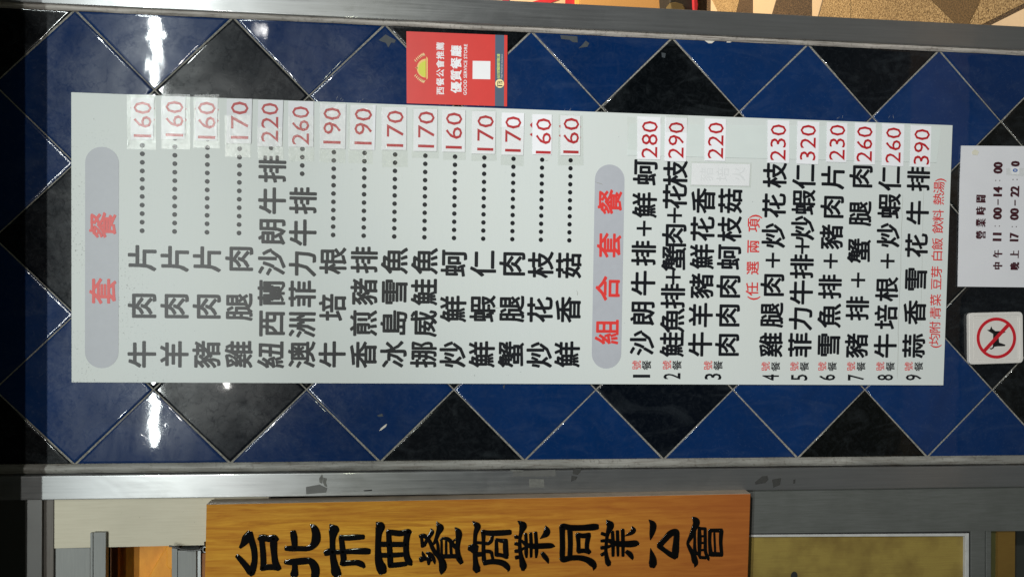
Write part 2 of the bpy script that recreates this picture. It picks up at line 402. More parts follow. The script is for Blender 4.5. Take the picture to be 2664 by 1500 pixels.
_gc = {}
def glyph(ch, off):
    key = (ch, off)
    if key in _gc: return _gc[key]
    if off > 0:      # heavier print: copies of the outline moved a little round the circle, each a hair above the last
        v0, f0 = glyph(ch, 0)
        V = []; F = []
        for i in range(8):
            b = len(V); V += [(a + off * math.cos(i * math.pi / 4), d + off * math.sin(i * math.pi / 4), -i * 1e-5) for a, d, _ in v0]
            F += [tuple(q + b for q in p) for p in f0]
        _gc[key] = (V, F); return V, F
    c = bpy.data.curves.new('t', 'FONT'); c.body = ch; c.resolution_u = 2
    o = bpy.data.objects.new('t', c); COL.objects.link(o)
    dg = bpy.context.evaluated_depsgraph_get(); dg.update()
    m = bpy.data.meshes.new_from_object(o.evaluated_get(dg))
    v = [(p.co.x, p.co.y, 0) for p in m.vertices]; f = [tuple(p.vertices) for p in m.polygons]
    COL.objects.unlink(o); bpy.data.objects.remove(o); bpy.data.meshes.remove(m); bpy.data.curves.remove(c)
    _gc[key] = (v, f); return v, f
class Ink:
    def __init__(s): s.V = []; s.F = []
    def add(s, v, f): b = len(s.V); s.V += v; s.F += [tuple(i + b for i in q) for q in f]
    def cjk(s, ch, c, em, Y, off=.018, wx=1.0):
        v, f = glyph(ch, off)
        if ord(ch) < 128: m_ = (min(q[0] for q in v) + max(q[0] for q in v)) / 2; v = [(a - m_ + .5, b, e) for a, b, e in v]
        s.add([(c.x + (a - .5) * em * wx, Y + e, c.z + (b - .38) * em) for a, b, e in v], f)
    def fit(s, txt, c, w, h, Y, off=0.0, rot=0):
        v, f = glyph(txt, off)
        xs = [q[0] for q in v]; ys = [q[1] for q in v]
        x0, x1, y0, y1 = min(xs), max(xs), min(ys), max(ys)
        cr, sr = math.cos(rot), math.sin(rot)
        out = []
        for a, b, e in v:
            u = ((a - x0) / (x1 - x0) - .5) * w; t = ((b - y0) / (y1 - y0) - .5) * h
            out.append((c.x + u * cr - t * sr, Y + e, c.z + u * sr + t * cr))
        s.add(out, f)
    def disc(s, c, rx, rz, Y, n=20):
        s.add([(c.x + rx * math.cos(i * 2 * math.pi / n), Y, c.z + rz * math.sin(i * 2 * math.pi / n)) for i in range(n)], [tuple(range(n))])
    def poly(s, pts, Y): s.add([(p.x, Y, p.z) for p in pts], [tuple(range(len(pts)))])
    def build(s, name, mat, parent):
        return mesh(name, s.V, s.F, mat, parent)
IY = BY - .0003
def row(name, x, items, em, mat, parent=mb, off=.025, Y=IY):
    z = px(x, items[0][1], Y).z
    e = empty(name, Vector((px(x, items[0][1], Y).x, Y, z)) - Vector(parent.location)); e.parent = parent
    # baseline leans with the print: use the measured height at the first glyph
    for it in items:
        ch, y = it[0], it[1]; k = Ink()
        if ch == '+':
            k.fit('+', Vector((px(x, y, Y).x, 0, z)), .031, .031, Y, .0)
        else: k.cjk(ch, Vector((px(x, y, Y).x, 0, z)), em, Y, off)
        k.build('character', mat, e)
    return e
EM = .0535
def L(s, ys): return list(zip(s, ys))
row('dish_text', 369, L('牛肉片', (921, 795, 669)), EM, M_INK)
row('dish_text', 453.5, L('羊肉片', (921, 796, 671)), EM, M_INK)
row('dish_text', 537, L('豬肉片', (921, 797, 672)), EM, M_INK)
row('dish_text', 620.7, L('雞腿肉', (921, 798, 673)), EM, M_INK)
row('dish_text', 705, L('紐西蘭沙朗牛排', (922, 841, 762, 681, 602, 522, 440)), EM, M_INK)
row('dish_text', 785, L('澳洲菲力牛排', (922, 843, 764, 685, 605, 522)), EM, M_INK)
row('dish_text', 864, L('牛培根', (921, 799, 678)), EM, M_INK)
row('dish_text', 945, L('香煎豬排', (922, 840, 758, 676)), EM, M_INK)
row('dish_text', 1023.5, L('冰島雪魚', (921, 840, 759, 678)), EM, M_INK)
row('dish_text', 1101.5, L('挪威鮭魚', (921, 841, 759, 679)), EM, M_INK)
row('dish_text', 1177.5, L('炒鮮蚵', (921, 803, 684)), EM, M_INK)
row('dish_text', 1253.5, L('鮮蝦仁', (921, 803, 685)), EM, M_INK)
row('dish_text', 1329, L('蟹腿肉', (921, 803, 686)), EM, M_INK)
row('dish_text', 1403, L('炒花枝', (922, 805, 688)), EM, M_INK)
row('dish_text', 1475.5, L('鮮香菇', (921, 805, 690)), EM, M_INK)
def dots(x, ya, yb, n, r=6.3):
    k = Ink(); z = px(x, ya, IY).z
    for i in range(n):
        y = ya + (yb - ya) * i / (n - 1); k.disc(Vector((px(x, y, IY).x, 0, z)), .00445, .00445, IY)
    return k.build('dotted_line', M_INK, mb)
dots(369.5, 600, 378, 11); dots(454, 602, 360, 12); dots(538.3, 604, 362, 12); dots(621.7, 606, 387, 11); dots(705, 385, 365, 2)
dots(786, 452, 387.6, 4); dots(866.5, 611, 396, 11); dots(946, 613, 398, 11); dots(1025.5, 615, 402, 11); dots(1104, 617, 405, 11)
dots(1181, 619, 407.6, 11); dots(1257, 620.7, 410, 11); dots(1332.7, 622, 413, 11); dots(1407, 623.5, 415.5, 11); dots(1481, 625, 417, 11)
EM2 = .0525
row('dish_text', 1670, L('沙朗牛排+鮮蚵', (891, 814, 736, 658.6, 594, 533, 448)), EM2, M_INK)
row('dish_text', 1748, L('鮭魚排+蟹肉+花枝', (895, 833, 770, 720.7, 672, 612, 560, 511, 450)), EM2, M_INK)
row('dish_text', 1821.4, L('牛羊豬鮮花香', (895, 819, 743, 667, 595, 522)), EM2, M_INK)
row('dish_text', 1891.4, L('肉肉肉蚵枝菇', (896.5, 820, 745, 668, 595, 522)), EM2, M_INK)
row('dish_text', 2005.4, L('雞腿肉+炒花枝', (896, 819, 741, 676.6, 612, 534.5, 455)), EM2, M_INK)
row('dish_text', 2081, L('菲力牛排+炒蝦仁', (896.6, 827.6, 760, 693, 641, 592.4, 526, 458.6)), EM2, M_INK)
row('dish_text', 2155.4, L('雪魚排+豬肉片', (896.6, 820.7, 745.5, 678.6, 615.5, 538, 460)), EM2, M_INK)
row('dish_text', 2228, L('豬排+蟹腿肉', (898, 801.7, 728, 651.7, 555, 458.6)), EM2, M_INK)
row('dish_text', 2303, L('牛培根+炒蝦仁', (899, 824, 751.7, 678.6, 611, 536, 464)), EM2, M_INK)
row('dish_text', 2377, L('蒜香雪花牛排', (899, 812, 726, 638, 553, 465.5)), EM2, M_INK)
row('note_text', 1956, L('(任選兩項)', (775, 751, 697, 641, 585.5, 563)), .0285, M_INKRED, off=.015)
row('note_text', 2430.6, L('(均附:青菜豆芽白飯飲料熱湯)', (900, 881, 851, 826, 812, 780, 738, 707, 665, 634, 591, 560, 517, 487, 468)), .0262, M_INKRED, off=.01)
nums = [(1, 1669, 977.6), (2, 1748, 977.6), (3, 1855, 978.6), (4, 2004.7, 981), (5, 2079.5, 981), (6, 2152, 981), (7, 2227, 981), (8, 2303, 981), (9, 2376.8, 981)]
for n_, x, y in nums:
    k = Ink(); c = px(x, y, IY); k.fit(str(n_), c, .0060 if n_ == 1 else .0125, .0355, IY, .012); k.build('row_number', M_INK, mb)
    k = Ink(); k.cjk('號', px(x - 13, y - 28.5, IY), .0195, IY, .006); k.build('row_mark', M_INKRED, mb)
    k = Ink(); k.cjk('餐', px(x + 13, y - 28.5, IY), .0205, IY, .012); k.build('row_mark', M_INK, mb)
# headings on rounded lilac bands
def band(a, b, r0, name='heading_band'):
    (xa, ya), (xb, yb) = a, b     # the two ends of the band axis
    p, q = px(xa, ya, IY), px(xb, yb, IY); z = (p.z + q.z) / 2; pts = []
    for i in range(17): t = -math.pi / 2 + math.pi * i / 16; pts.append(Vector((max(p.x, q.x) - r0 + r0 * math.cos(t), IY, z + r0 * math.sin(t))))
    for i in range(17): t = math.pi / 2 + math.pi * i / 16; pts.append(Vector((min(p.x, q.x) + r0 + r0 * math.cos(t), IY, z + r0 * math.sin(t))))
    return mesh(name, pts, [tuple(range(len(pts)))], M_BAND, mb)
h1 = band((265, 957), (265, 382), .0300)
h2 = band((1577, 958), (1587, 428), .0300)
def heading(par, items, em):
    for ch, x, y in items:
        k = Ink(); k.cjk(ch, px(x, y, IY - .0003), em, IY - .0003, .022); k.build('heading_character', M_INKRED2, par)
heading(h1, [('套', 267.5, 757), ('餐', 267.5, 585.5)], .0505)
heading(h2, [('組', 1579, 863), ('合', 1581, 750), ('套', 1584.5, 638), ('餐', 1587, 525)], .0515)
# remains of the older printed prices that peek out at the edges of the slips
for txt, x, y in [('160', 371, 311), ('160', 454, 312), ('160', 538, 314), ('260', 784, 328), ('160', 1180, 344), ('160', 1407, 355), ('160', 1483, 358)]:
    k = Ink(); k.fit(txt[1:], px(x, y - 15, IY), .041, .044, IY, .02); k.build('old_price', M_PRICE, mb)

# ------------------------------------------------------------------ long strip of correction paper and the blank patch
P1 = BY - .0008
st = tag(ppx('correction_strip', [(1638, 322), (2449, 333), (2436, 423), (1632, 404)], P1, .0003, M_OLDTAPE),
         'long off-white paper strip running under the prices of the numbered meals', 'paper strip')
pt = empty('paper_patch', px(1875, 453, P1), 'blank taped paper patch hiding a word above the mushroom row', 'paper patch')
ppx('paper', [(1800, 424), (1952, 427), (1949, 484), (1798, 481)], P1 - .0003, .0003, M_PAPER, pt)
k = Ink()
for ch, x, y in [('豬', 1838, 453), ('培', 1880, 453), ('火', 1922, 453)]: k.cjk(ch, px(x, y, P1), .030, P1 - .0004, 0)
k.build('faint_print', simple('faint_show_through', (.68, .69, .72), .6), pt)
ppx('tape', [(1797, 420), (1956, 423), (1953, 488), (1795, 485)], P1 - .0006, .0001, M_TAPE, pt)

# worn details of the board and the tiles
M_CREASE = simple('greyed_crease', (.26, .26, .22), .6, var=.3)
def hair(name, pl, w, Y, mat, parent):
    P = [px(x, y, Y) for x, y in pl]; V = []; F = []
    for i, p in enumerate(P):
        d = (P[min(i + 1, len(P) - 1)] - P[max(i - 1, 0)]).normalized(); nn = Vector((-d.z, 0, d.x)) * w / 2 * (1 if 0 < i < len(P) - 1 else .3)
        V += [p + nn, p - nn]
    for i in range(len(P) - 1): F.append((2 * i, 2 * i + 1, 2 * i + 3, 2 * i + 2))
    return mesh(name, V, F, mat, parent)
random.seed(3)
hair('crease', [(2348 - i * .55 + random.gauss(0, 1), 505 + i * 20) for i in range(25)], .0006, IY, M_CREASE, mb)
hair('crease', [(2405 - i * .6 + random.gauss(0, .4), 440 + i * 24) for i in range(18)], .0004, IY, M_CREASE, mb)
for pl in ([(1547, 473), (1556, 476), (1564, 478), (1569, 481)], [(1418, 417), (1421, 418), (1426, 417)], [(1500, 755), (1503, 762), (1502, 768)], [(1270, 799), (1284, 800), (1300, 801)]):
    hair('scuff', pl, .0009, IY - .0002, M_CREASE, mb)
M_SMUDGE = simple('dull_tape_ghost', (.03, .038, .045), .6, var=.5, scale=120)
M_CHIP = simple('white_chip', (.55, .52, .46), .8, var=.3, scale=200)
def scrapt(pl, mat, name, lift=.0004): return ppx(name, pl, -lift, .0003, mat, wall)
scrapt([(1458, 92), (1502, 95), (1503, 111), (1490, 110), (1482, 104), (1460, 102)], M_SMUDGE, 'tape_scrap')
scrapt([(1505, 126), (1514, 118), (1524, 106), (1533, 113), (1528, 122), (1515, 124)], M_SMUDGE, 'tape_scrap')
scrapt([(1721, 137), (1732, 139), (1730, 151), (1722, 149)], M_SMUDGE, 'tape_scrap')
scrapt([(985, 105), (1003, 90), (1030, 105), (1026, 112), (1018, 111), (1010, 124), (1004, 112), (992, 108)], M_SMUDGE, 'tape_scrap')
scrapt([(986, 1120), (991, 1113), (1003, 1103), (1007, 1102), (1004, 1109), (992, 1118)], M_CHIP, 'tile_chip')
scrapt([(980, 1080), (994, 1075), (997, 1082), (986, 1083)], M_SMUDGE, 'tape_scrap')
scrapt([(1830, 104), (1862, 105), (1852, 113), (1843, 113), (1836, 108)], M_CHIP, 'tile_chip')
scrapt([(1890, 107), (1905, 108), (1900, 111), (1891, 111)], M_CHIP, 'tile_chip')
scrapt([(1308, 1003), (1314, 1000), (1311, 1012)], M_SMUDGE, 'tape_scrap')
M_GLINT = simple('frayed_tape_edge', (.5, .5, .48), .25, var=.4, scale=300)
for x0_, y0_ in ((540, 247), (880, 262), (940, 264), (1150, 275), (1205, 280), (1250, 278), (1480, 287), (1570, 293), (2185, 310), (2316, 308)):
    for q_ in range(3):
        a_ = x0_ + random.uniform(-12, 12); b_ = y0_ + random.uniform(-3, 3)
        hair('tape_fringe', [(a_, b_), (a_ + random.uniform(-5, 5), b_ - random.uniform(3, 9))], .0007, -.0012, M_GLINT, wall)

# ------------------------------------------------------------------ price slips
def slip(num, x0, x1, y0, y1, what, tx, ty, tw=96, th=46, tape=None, lean=0.0):
    Y = P1 - .0005
    c = px((x0 + x1) / 2, (y0 + y1) / 2, Y)
    e = empty('price_slip', c, what, 'price slip', 'red price slips taped along the menu board')
    sk = (x1 - x0) * lean + 3 * (x0 - 300) / 2000
    a = random.uniform(-1.5, 1.5)
    ppx('paper', [(x0, y0), (x1, y0 + sk), (x1 - 2 + a, y1 + sk * .6), (x0 - 1 + a, y1)], Y, .0003, M_PAPER, e)
    k = Ink(); w = abs(px(tx, ty - tw / 2, Y).x - px(tx, ty + tw / 2, Y).x); h = abs(px(tx - th / 2, ty, Y).z - px(tx + th / 2, ty, Y).z)
    k.fit(num, px(tx, ty, Y), w, h, Y - .0002, .0, rot=-lean * .5); k.build('price_digits', M_PRICE, e)
    if tape:
        ta, tb, tc, td = tape
        ppx('tape', [(ta, tc), (tb, tc + random.uniform(-3, 3)), (tb + random.uniform(-3, 3), td), (ta + random.uniform(-2, 2), td + random.uniform(-4, 2))], Y - .0006, .0001, M_TAPE, e)
rows = [
 ('160', 341, 401, 254, 364, 'slip priced 160 at the end of the beef slices row (牛肉片), first in the column', 371, 311, 92, 47, (330, 404, 246, 390)),
 ('160', 421, 483, 251, 362, 'slip priced 160 at the end of the mutton slices row (羊肉片)', 454, 309, 92, 47, (419, 494, 244, 389)),
 ('160', 509, 567, 255, 366, 'crinkled slip priced 160 at the end of the pork slices row (豬肉片)', 538, 313, 96, 46, (504, 570, 247, 386)),
 ('170', 590, 656, 257, 373, 'slip priced 170 at the end of the chicken thigh row (雞腿肉)', 623.5, 313, 97, 46, (584, 652, 300, 410)),
 ('220', 672, 737, 260, 381, 'slip priced 220 at the end of the sirloin steak row (紐西蘭沙朗牛排)', 702, 319, 102, 45, (669, 735, 330, 414)),
 ('260', 750, 816, 263, 382, 'slip priced 260 at the end of the fillet steak row (澳洲菲力牛排)', 782, 327, 100, 45, (750, 818, 300, 419)),
 ('190', 833, 900, 270, 387, 'slip priced 190 at the end of the beef bacon row (牛培根)', 864, 327, 94, 46, (832, 899, 266, 424)),
 ('190', 912, 978, 273, 390, 'shiny slip priced 190 at the end of the fried pork chop row (香煎豬排)', 945, 329, 94, 46, (904, 970, 268, 427)),
 ('170', 993, 1058, 278, 390, 'shiny slip priced 170 at the end of the Iceland cod row (冰島雪魚)', 1028, 335, 94, 44, (992, 1058, 274, 434)),
 ('170', 1076, 1138, 283, 393, 'slip priced 170 at the end of the Norway salmon row (挪威鮭魚)', 1109, 337, 94, 43, (1072, 1140, 280, 412)),
 ('160', 1151, 1211, 285, 395, 'slip priced 160 at the end of the fried oyster row (炒鮮蚵)', 1181, 340, 94, 43, (1151, 1212, 284, 416)),
 ('170', 1228, 1290, 289, 400, 'slip priced 170 at the end of the shrimp row (鮮蝦仁)', 1263, 346, 92, 43, (1226, 1290, 286, 418)),
 ('170', 1306, 1364, 293, 403, 'slip priced 170 at the end of the crab leg row (蟹腿肉)', 1335, 349, 92, 42, (1301, 1362, 330, 432)),
 ('160', 1385, 1436, 297, 402, 'slip priced 160 at the end of the squid row (炒花枝)', 1414, 354, 92, 40, None),
 ('160', 1458, 1510, 300, 404, 'slip priced 160 at the end of the fresh mushroom row (鮮香菇), last of the upper group', 1486, 353, 92, 41, (1453, 1516, 298, 430)),
 ('280', 1658, 1719, 303, 414, 'slip priced 280 at the end of the sirloin and oyster meal, beside crumpled tape', 1690, 363, 96, 42, None),
 ('290', 1731, 1788, 305, 419, 'slip priced 290 at the end of the salmon, crab and squid meal', 1759, 365, 94, 41, (1733, 1790, 300, 345)),
 ('220', 1834, 1889, 308, 418, 'slip priced 220 above the two-choice meal, over the blank patch', 1862, 366, 94, 41, None),
 ('230', 1997, 2054, 312, 423, 'slip priced 230 at the end of the chicken thigh and squid meal', 2024.5, 371, 94, 41, None),
 ('320', 2075, 2132, 315, 426, 'slip priced 320 at the end of the fillet steak and shrimp meal', 2102, 371, 92, 41, None),
 ('230', 2152, 2205, 318, 421, 'slip priced 230 at the end of the cod and pork slices meal', 2178, 371, 92, 41, None),
 ('260', 2225, 2279, 319, 427, 'slip priced 260 at the end of the pork chop and crab leg meal', 2249, 375, 92, 41, None),
 ('260', 2296, 2353, 321, 431, 'slip priced 260 at the end of the beef bacon and shrimp meal', 2324, 378, 92, 40, None),
 ('390', 2370, 2423, 326, 433, 'slip priced 390, lowest of all the prices, beside the garlic marbled beef meal', 2398, 382, 92, 41, None)]
for r_ in rows: slip(*r_)
cr = empty('crumpled_tape', px(1655, 345, P1), 'crumpled clear tape stuck beside the slip priced 280', 'tape')
V = []; F = []; nx, ny = 9, 14
for i in range(nx):
    for j in range(ny):
        p = px(1632 + i * 6.5 + 5 * noise.noise(Vector((j * .3, 1, 1))), 303 + j * 6.5 + i * 1.2, P1 - .0012)
        V.append(Vector((p.x, p.y - .0022 * abs(noise.noise(Vector((i * .55, j * .4, 3)))), p.z)))
for i in range(nx - 1):
    for j in range(ny - 1): a = i * ny + j; F.append((a, a + 1, a + ny + 1, a + ny))
mesh('film', V, F, M_TAPE, cr, True)

# ------------------------------------------------------------------ red recommendation sticker
YS = -.0012
def zs(a, b): return (1050 + a / 7.25, 80 + b / 7.25)
sk = empty('red_sticker', px(1188, 180, YS), 'red restaurant recommendation sticker with a yellow cloche emblem, above the menu prices', 'sticker')
ppx('film', [zs(52, 14), zs(1957, 88), zs(1950, 1428), zs(58, 1370)], YS, .0006, M_RED, sk)
Y2 = YS - .0002
k = Ink(); k.poly([px(*zs(1727, 80), Y2), px(*zs(1897, 86), Y2), px(*zs(1893, 1426), Y2), px(*zs(1722, 1420), Y2)], Y2); k.build('slate_stripe', M_SLATE, sk)
k = Ink(); k.poly([px(*zs(1303, 570), Y2), px(*zs(1637, 576), Y2), px(*zs(1635, 918), Y2), px(*zs(1300, 912), Y2)], Y2); k.build('white_square', M_WHITE, sk)
def srow(txt, x, ya, yb, em, mat, off, name):
    k = Ink(); n = len(txt)
    for i, ch in enumerate(txt):
        k.cjk(ch, px(*zs(x, ya + (yb - ya) * i / (n - 1)), Y2), em, Y2, off)
    k.build(name, mat, sk)
srow('西餐公會推薦', 690, 1135, 295, .0162, M_WHITE, .018, 'top_line')
srow('優質餐廳', 990, 1070, 385, .0222, M_WHITE, .026, 'title_line')
k = Ink(); a = px(*zs(1165, 1215), Y2); b = px(*zs(1165, 255), Y2); k.fit('GOOD SERVICE STORE', (a + b) / 2, abs(a.x - b.x), .0066, Y2, .015); k.build('english_line', M_WHITE, sk)
Y3 = Y2 - .0002
k = Ink(); n = 11
for i, ch in enumerate('台北市西餐商業同業公會'): k.cjk(ch, px(*zs(1790, 885 - i * 42.5), Y3), .0066, Y3, .02, .85)
k.build('association_line', M_GREENTXT, sk)
k = Ink(); a = px(*zs(1855, 905), Y3); b = px(*zs(1855, 445), Y3); k.fit('Taipei Restaurant Association', (a + b) / 2, abs(a.x - b.x), .0030, Y3, 0); k.build('association_line', M_WHITE, sk)
k = Ink(); k.disc(px(*zs(1813, 998), Y3), .0085, .0085, Y3, 28); eb = k.build('round_emblem', M_PEACH, sk)
k = Ink(); c = px(*zs(1813, 998), Y3)
for bx in ((-.0062, -.001, .0010, .0042), (-.0046, .0005, .0022, .0030)): pass
def rect(k, cx, cz, w, h, Y): k.add([(cx - w / 2, Y, cz - h / 2), (cx + w / 2, Y, cz - h / 2), (cx + w / 2, Y, cz + h / 2), (cx - w / 2, Y, cz + h / 2)], [(0, 1, 2, 3)])
Y4 = Y3 - .0002
rect(k, c.x - .0015, c.z + .0042, .0095, .0012, Y4); rect(k, c.x - .0042, c.z - .001, .0022, .0085, Y4); rect(k, c.x + .0008, c.z - .0012, .0012, .0085, Y4)
rect(k, c.x + .0040, c.z + .0022, .0012, .0035, Y4); rect(k, c.x + .0025, c.z + .0004, .004, .0010, Y4); rect(k, c.x + .0040, c.z - .0030, .0016, .004, Y4)
k.build('emblem_mark', M_DARKBROWN, eb)
# cloche with laurel
k = Ink(); pts = []
cc = px(*zs(425, 710), Y2); 
def zp(a, b, Y=Y2): return px(*zs(a, b), Y)
k.poly([zp(428, 490), zp(455, 520), zp(455, 900), zp(430, 925)], Y2); k.poly([zp(235, 700), zp(262, 686), zp(262, 722)], Y2); k.disc(zp(240, 702), .0014, .0014, Y2, 10)
n = 14; k.poly([zp(418, 530)] + [zp(418 - 168 * math.sin(math.pi * i / n), 710 - 178 * math.cos(math.pi * i / n)) for i in range(1, n)] + [zp(418, 885)], Y2)
k.build('cloche_rim', M_GOLD, sk)
k = Ink(); k.poly([zp(418, 565, Y3)] + [zp(418 - 140 * math.sin(math.pi * i / n), 722 - 150 * math.cos(math.pi * i / n), Y3) for i in range(1, n)] + [zp(418, 875, Y3)], Y3)
k.build('cloche_bowl', M_LIME, sk)
for s_ in (-1, 1):
    k = Ink()
    for i in range(8):
        t = i / 7; a = 225 + 165 * t + 10 * math.sin(t * 3); b = 705 + s_ * (80 + 165 * math.sin(min(1, .35 + t * .75) * math.pi / 2) - 40 * (1 - t))
        for side in (-1, 1):
            ang = (0.6 if side > 0 else -0.5) ; da = 30 * math.cos(ang); db = s_ * 34 * math.sin(ang) + s_ * 10
            p0 = (a, b); p1 = (a - da * .5 * side * s_ * s_ , b + db)
            ca, cb = (p0[0] + p1[0]) / 2, (p0[1] + p1[1]) / 2
            dx, dy = p1[0] - p0[0], p1[1] - p0[1]; ln = math.hypot(dx, dy) or 1; nx_, ny_ = -dy / ln * 9, dx / ln * 9
            k.poly([zp(p0[0] - dx * .5, p0[1] - dy * .5), zp(ca + nx_, cb + ny_), zp(p1[0] + dx * .5, p1[1] + dy * .5), zp(ca - nx_, cb - ny_)], Y2)
    k.build('laurel', M_PEACH, sk)
tag(sk)
# bits of clear tape between sticker and board
for i, (x, y, w, h) in enumerate([(1128, 276, 40, 10), (1205, 282, 34, 9)]):
    pass

# ------------------------------------------------------------------ opening hours sheet
YH = -.0030
hs = empty('hours_sheet', px(2580, 560, YH), 'white opening hours notice in maroon print below the menu board', 'notice')
ppx('sheet', [(2501, 379), (2760, 381), (2760, 748), (2492, 745), (2494, 640), (2497, 480)], YH, .0015, M_PAPER2, hs)
Y2 = YH - .0003
def heavy(txt, x, y, run, cap, mat=M_MAROON, dx=.0011, off=.02):
    c = px(x, y, Y2); w = abs(px(x, y - run / 2, Y2).x - px(x, y + run / 2, Y2).x); h = abs(px(x - cap / 2, y, Y2).z - px(x + cap / 2, y, Y2).z)
    k = Ink()
    for i, s_ in enumerate((-1, 0, 1)): k.fit(txt, Vector((c.x + s_ * dx, 0, c.z)), w - 2 * dx, h, Y2 - i * .0001, off)
    k.build('hours_text', mat, hs)
def serif(chars, x, ys, em, dx=.0010):
    k = Ink()
    for ch, y in zip(chars, ys):
        c = px(x, y, Y2)
        for i, s_ in enumerate((-1, 0, 1)): k.cjk(ch, Vector((c.x + s_ * dx, 0, c.z)), em, Y2 - i * .0001, .008, .72)
    k.build('hours_text', M_MAROON, hs)
serif('營業時間', 2551.5, (610.8, 579.3, 548.3, 517), .0235)
serif('中午', 2595.5, (691, 660), .0225); serif('晚上', 2639.5, (692, 661), .0225)
heavy('11', 2594, 616, 22, 23); heavy('00', 2595, 555, 32, 23); heavy('14', 2595.5, 498, 26, 23); heavy('00', 2596.4, 436.5, 31, 24)
heavy('17', 2638.5, 616.5, 23, 23); heavy('00', 2639, 557, 32, 23); heavy('22', 2640, 498, 29, 23); heavy('0', 2641.5, 426, 15, 23)
k = Ink()
for x, y in [(2589, 588), (2600, 588), (2590.5, 469.5), (2601, 469.5), (2633.5, 589.4), (2644, 589.4), (2635.5, 467), (2646, 467)]: k.disc(px(x, y, Y2), .0012, .0012, Y2, 10)
k.poly([px(2595, 518, Y2), px(2598, 518, Y2), px(2598, 533, Y2), px(2595, 533, Y2)], Y2); k.poly([px(2639, 520, Y2), px(2642.5, 520, Y2), px(2642.5, 535, Y2), px(2639, 535, Y2)], Y2)
k.build('hours_text', M_MAROON, hs)
ppx('correction_patch', [(2630, 436), (2652, 436), (2652, 453), (2632, 454)], Y2 - .0004, .0002, M_PAPER, hs)
k = Ink(); c = px(2641, 443, Y2 - .0006); k.fit('0', c, .0075, .0115, Y2 - .0008, .04); k.build('hours_text', M_BLUEINK, hs)
ppx('tape', [(2618, 437), (2664, 437), (2664, 459), (2618, 455)], Y2 - .001, .0001, M_TAPE, hs)
ppx('yellowed_flake', [(2528, 396), (2536, 388), (2547, 394), (2543, 404), (2530, 402)], Y2 - .0004, .0006, M_EDGE, hs)

# ------------------------------------------------------------------ no dogs plate
YD = -.0075
nd = empty('no_dogs_plate', px(2590, 879, YD), 'square white no-dogs plate with red ring, lower down the pier', 'sign')
def zd(a, b): return (2480 + a / 7.25, 780 + b / 7.25)
def rrect(c4, r, n=6):
    # rounded quad from four corner points, in order
    out = []
    for i in range(4):
        a, b, c = c4[i - 1], c4[i], c4[(i + 1) % 4]
        u = (a - b).normalized(); v = (c - b).normalized()
        for j in range(n + 1):
            t = j / n
            out.append(b + u * r * (1 - t) ** 2 + v * r * t ** 2)
    return out
outer = [px(*zd(296, 245), YD), px(*zd(1308, 220), YD), px(*zd(1318, 1185), YD), px(*zd(305, 1218), YD)]
poly_prism('plate', rrect(outer, .009), .007, M_PLASTIC, nd, .0012)
# raised rim: ring strip between two rounded outlines
ins = lambda c4, d: [sum(c4, Vector()) / 4 + (p - sum(c4, Vector()) / 4) * (1 - d) for p in c4]
def ring(name, A, B, Y, h, mat, parent):
    n = len(A); V = []
    for P_, yy in ((A, 0), (A, -h), (B, -h), (B, 0)): V += [Vector((p.x, Y + yy, p.z)) for p in P_]
    F = []
    for q in range(3):
        for i in range(n): j = (i + 1) % n; F.append((q * n + i, q * n + j, (q + 1) * n + j, (q + 1) * n + i))
    return mesh(name, V, F, mat, parent)
ring('rim', rrect(ins(outer, .02), .009), rrect(ins(outer, .115), .007), YD, .0012, M_PLASTIC, nd)
ring('rim', rrect(ins(outer, .165), .004), rrect(ins(outer, .185), .004), YD, .0006, M_PLASTIC, nd)
Y2 = YD - .0004
k = Ink(); k.poly([px(*zd(a, b), Y2) for a, b in [(635, 565), (690, 557), (718, 492), (738, 542), (795, 585), (900, 583), (965, 592), (990, 604), (940, 625), (875, 650), (858, 700), (865, 800), (975, 838), (985, 852), (970, 868), (830, 872), (775, 880), (760, 910), (715, 932), (682, 915), (690, 905), (725, 905), (745, 880), (748, 820), (752, 640), (700, 605)]], Y2)
k.build('dog_figure', M_BLACKP, nd)
c = (810, 715); n = 48
A = [px(*zd(c[0] + 371 * math.cos(t), c[1] + 386 * math.sin(t)), YD) for t in [i * 2 * math.pi / n for i in range(n)]]
B = [px(*zd(c[0] + 318 * math.cos(t), c[1] + 330 * math.sin(t)), YD) for t in [i * 2 * math.pi / n for i in range(n)]]
ring('red_ring', A, B, YD, .0007, M_SIGNRED, nd)
ppx('red_bar', [zd(1012, 448), zd(1055, 500), zd(605, 985), zd(563, 935)], YD - .0006, .0005, M_SIGNRED, nd)

# ------------------------------------------------------------------ wooden signboard with carved lacquered characters
YW = -.034
ws = empty('wooden_signboard', px(1250, 1450, YW), 'varnished timber signboard with raised black calligraphy hanging beside the steel post', 'signboard')
wc = [px(537, 1311, YW), px(1953, 1283, YW), px(1941, 1640, YW), px(530, 1640, YW)]
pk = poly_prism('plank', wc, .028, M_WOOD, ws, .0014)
pk.data.materials.append(simple('pale_sheen_plank_edge', (.34, .27, .20), .35, var=.35, scale=30, bump=.3))
for f_ in pk.data.polygons:  # right side faces paler: varnish reflection painted into the colour
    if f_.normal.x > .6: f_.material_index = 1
def cr_(p, n=5):
    out = []
    m = len(p)
    for i in range(m - 1):
        a = p[max(i - 1, 0)]; b = p[i]; c = p[i + 1]; d = p[min(i + 2, m - 1)]
        for j in range(n):
            t = j / n
            out.append(tuple(.5 * (2 * b[q] + (c[q] - a[q]) * t + (2 * a[q] - 5 * b[q] + 4 * c[q] - d[q]) * t * t + (-a[q] + 3 * b[q] - 3 * c[q] + d[q]) * t ** 3) for q in range(3)))
    out.append(p[-1]); return out
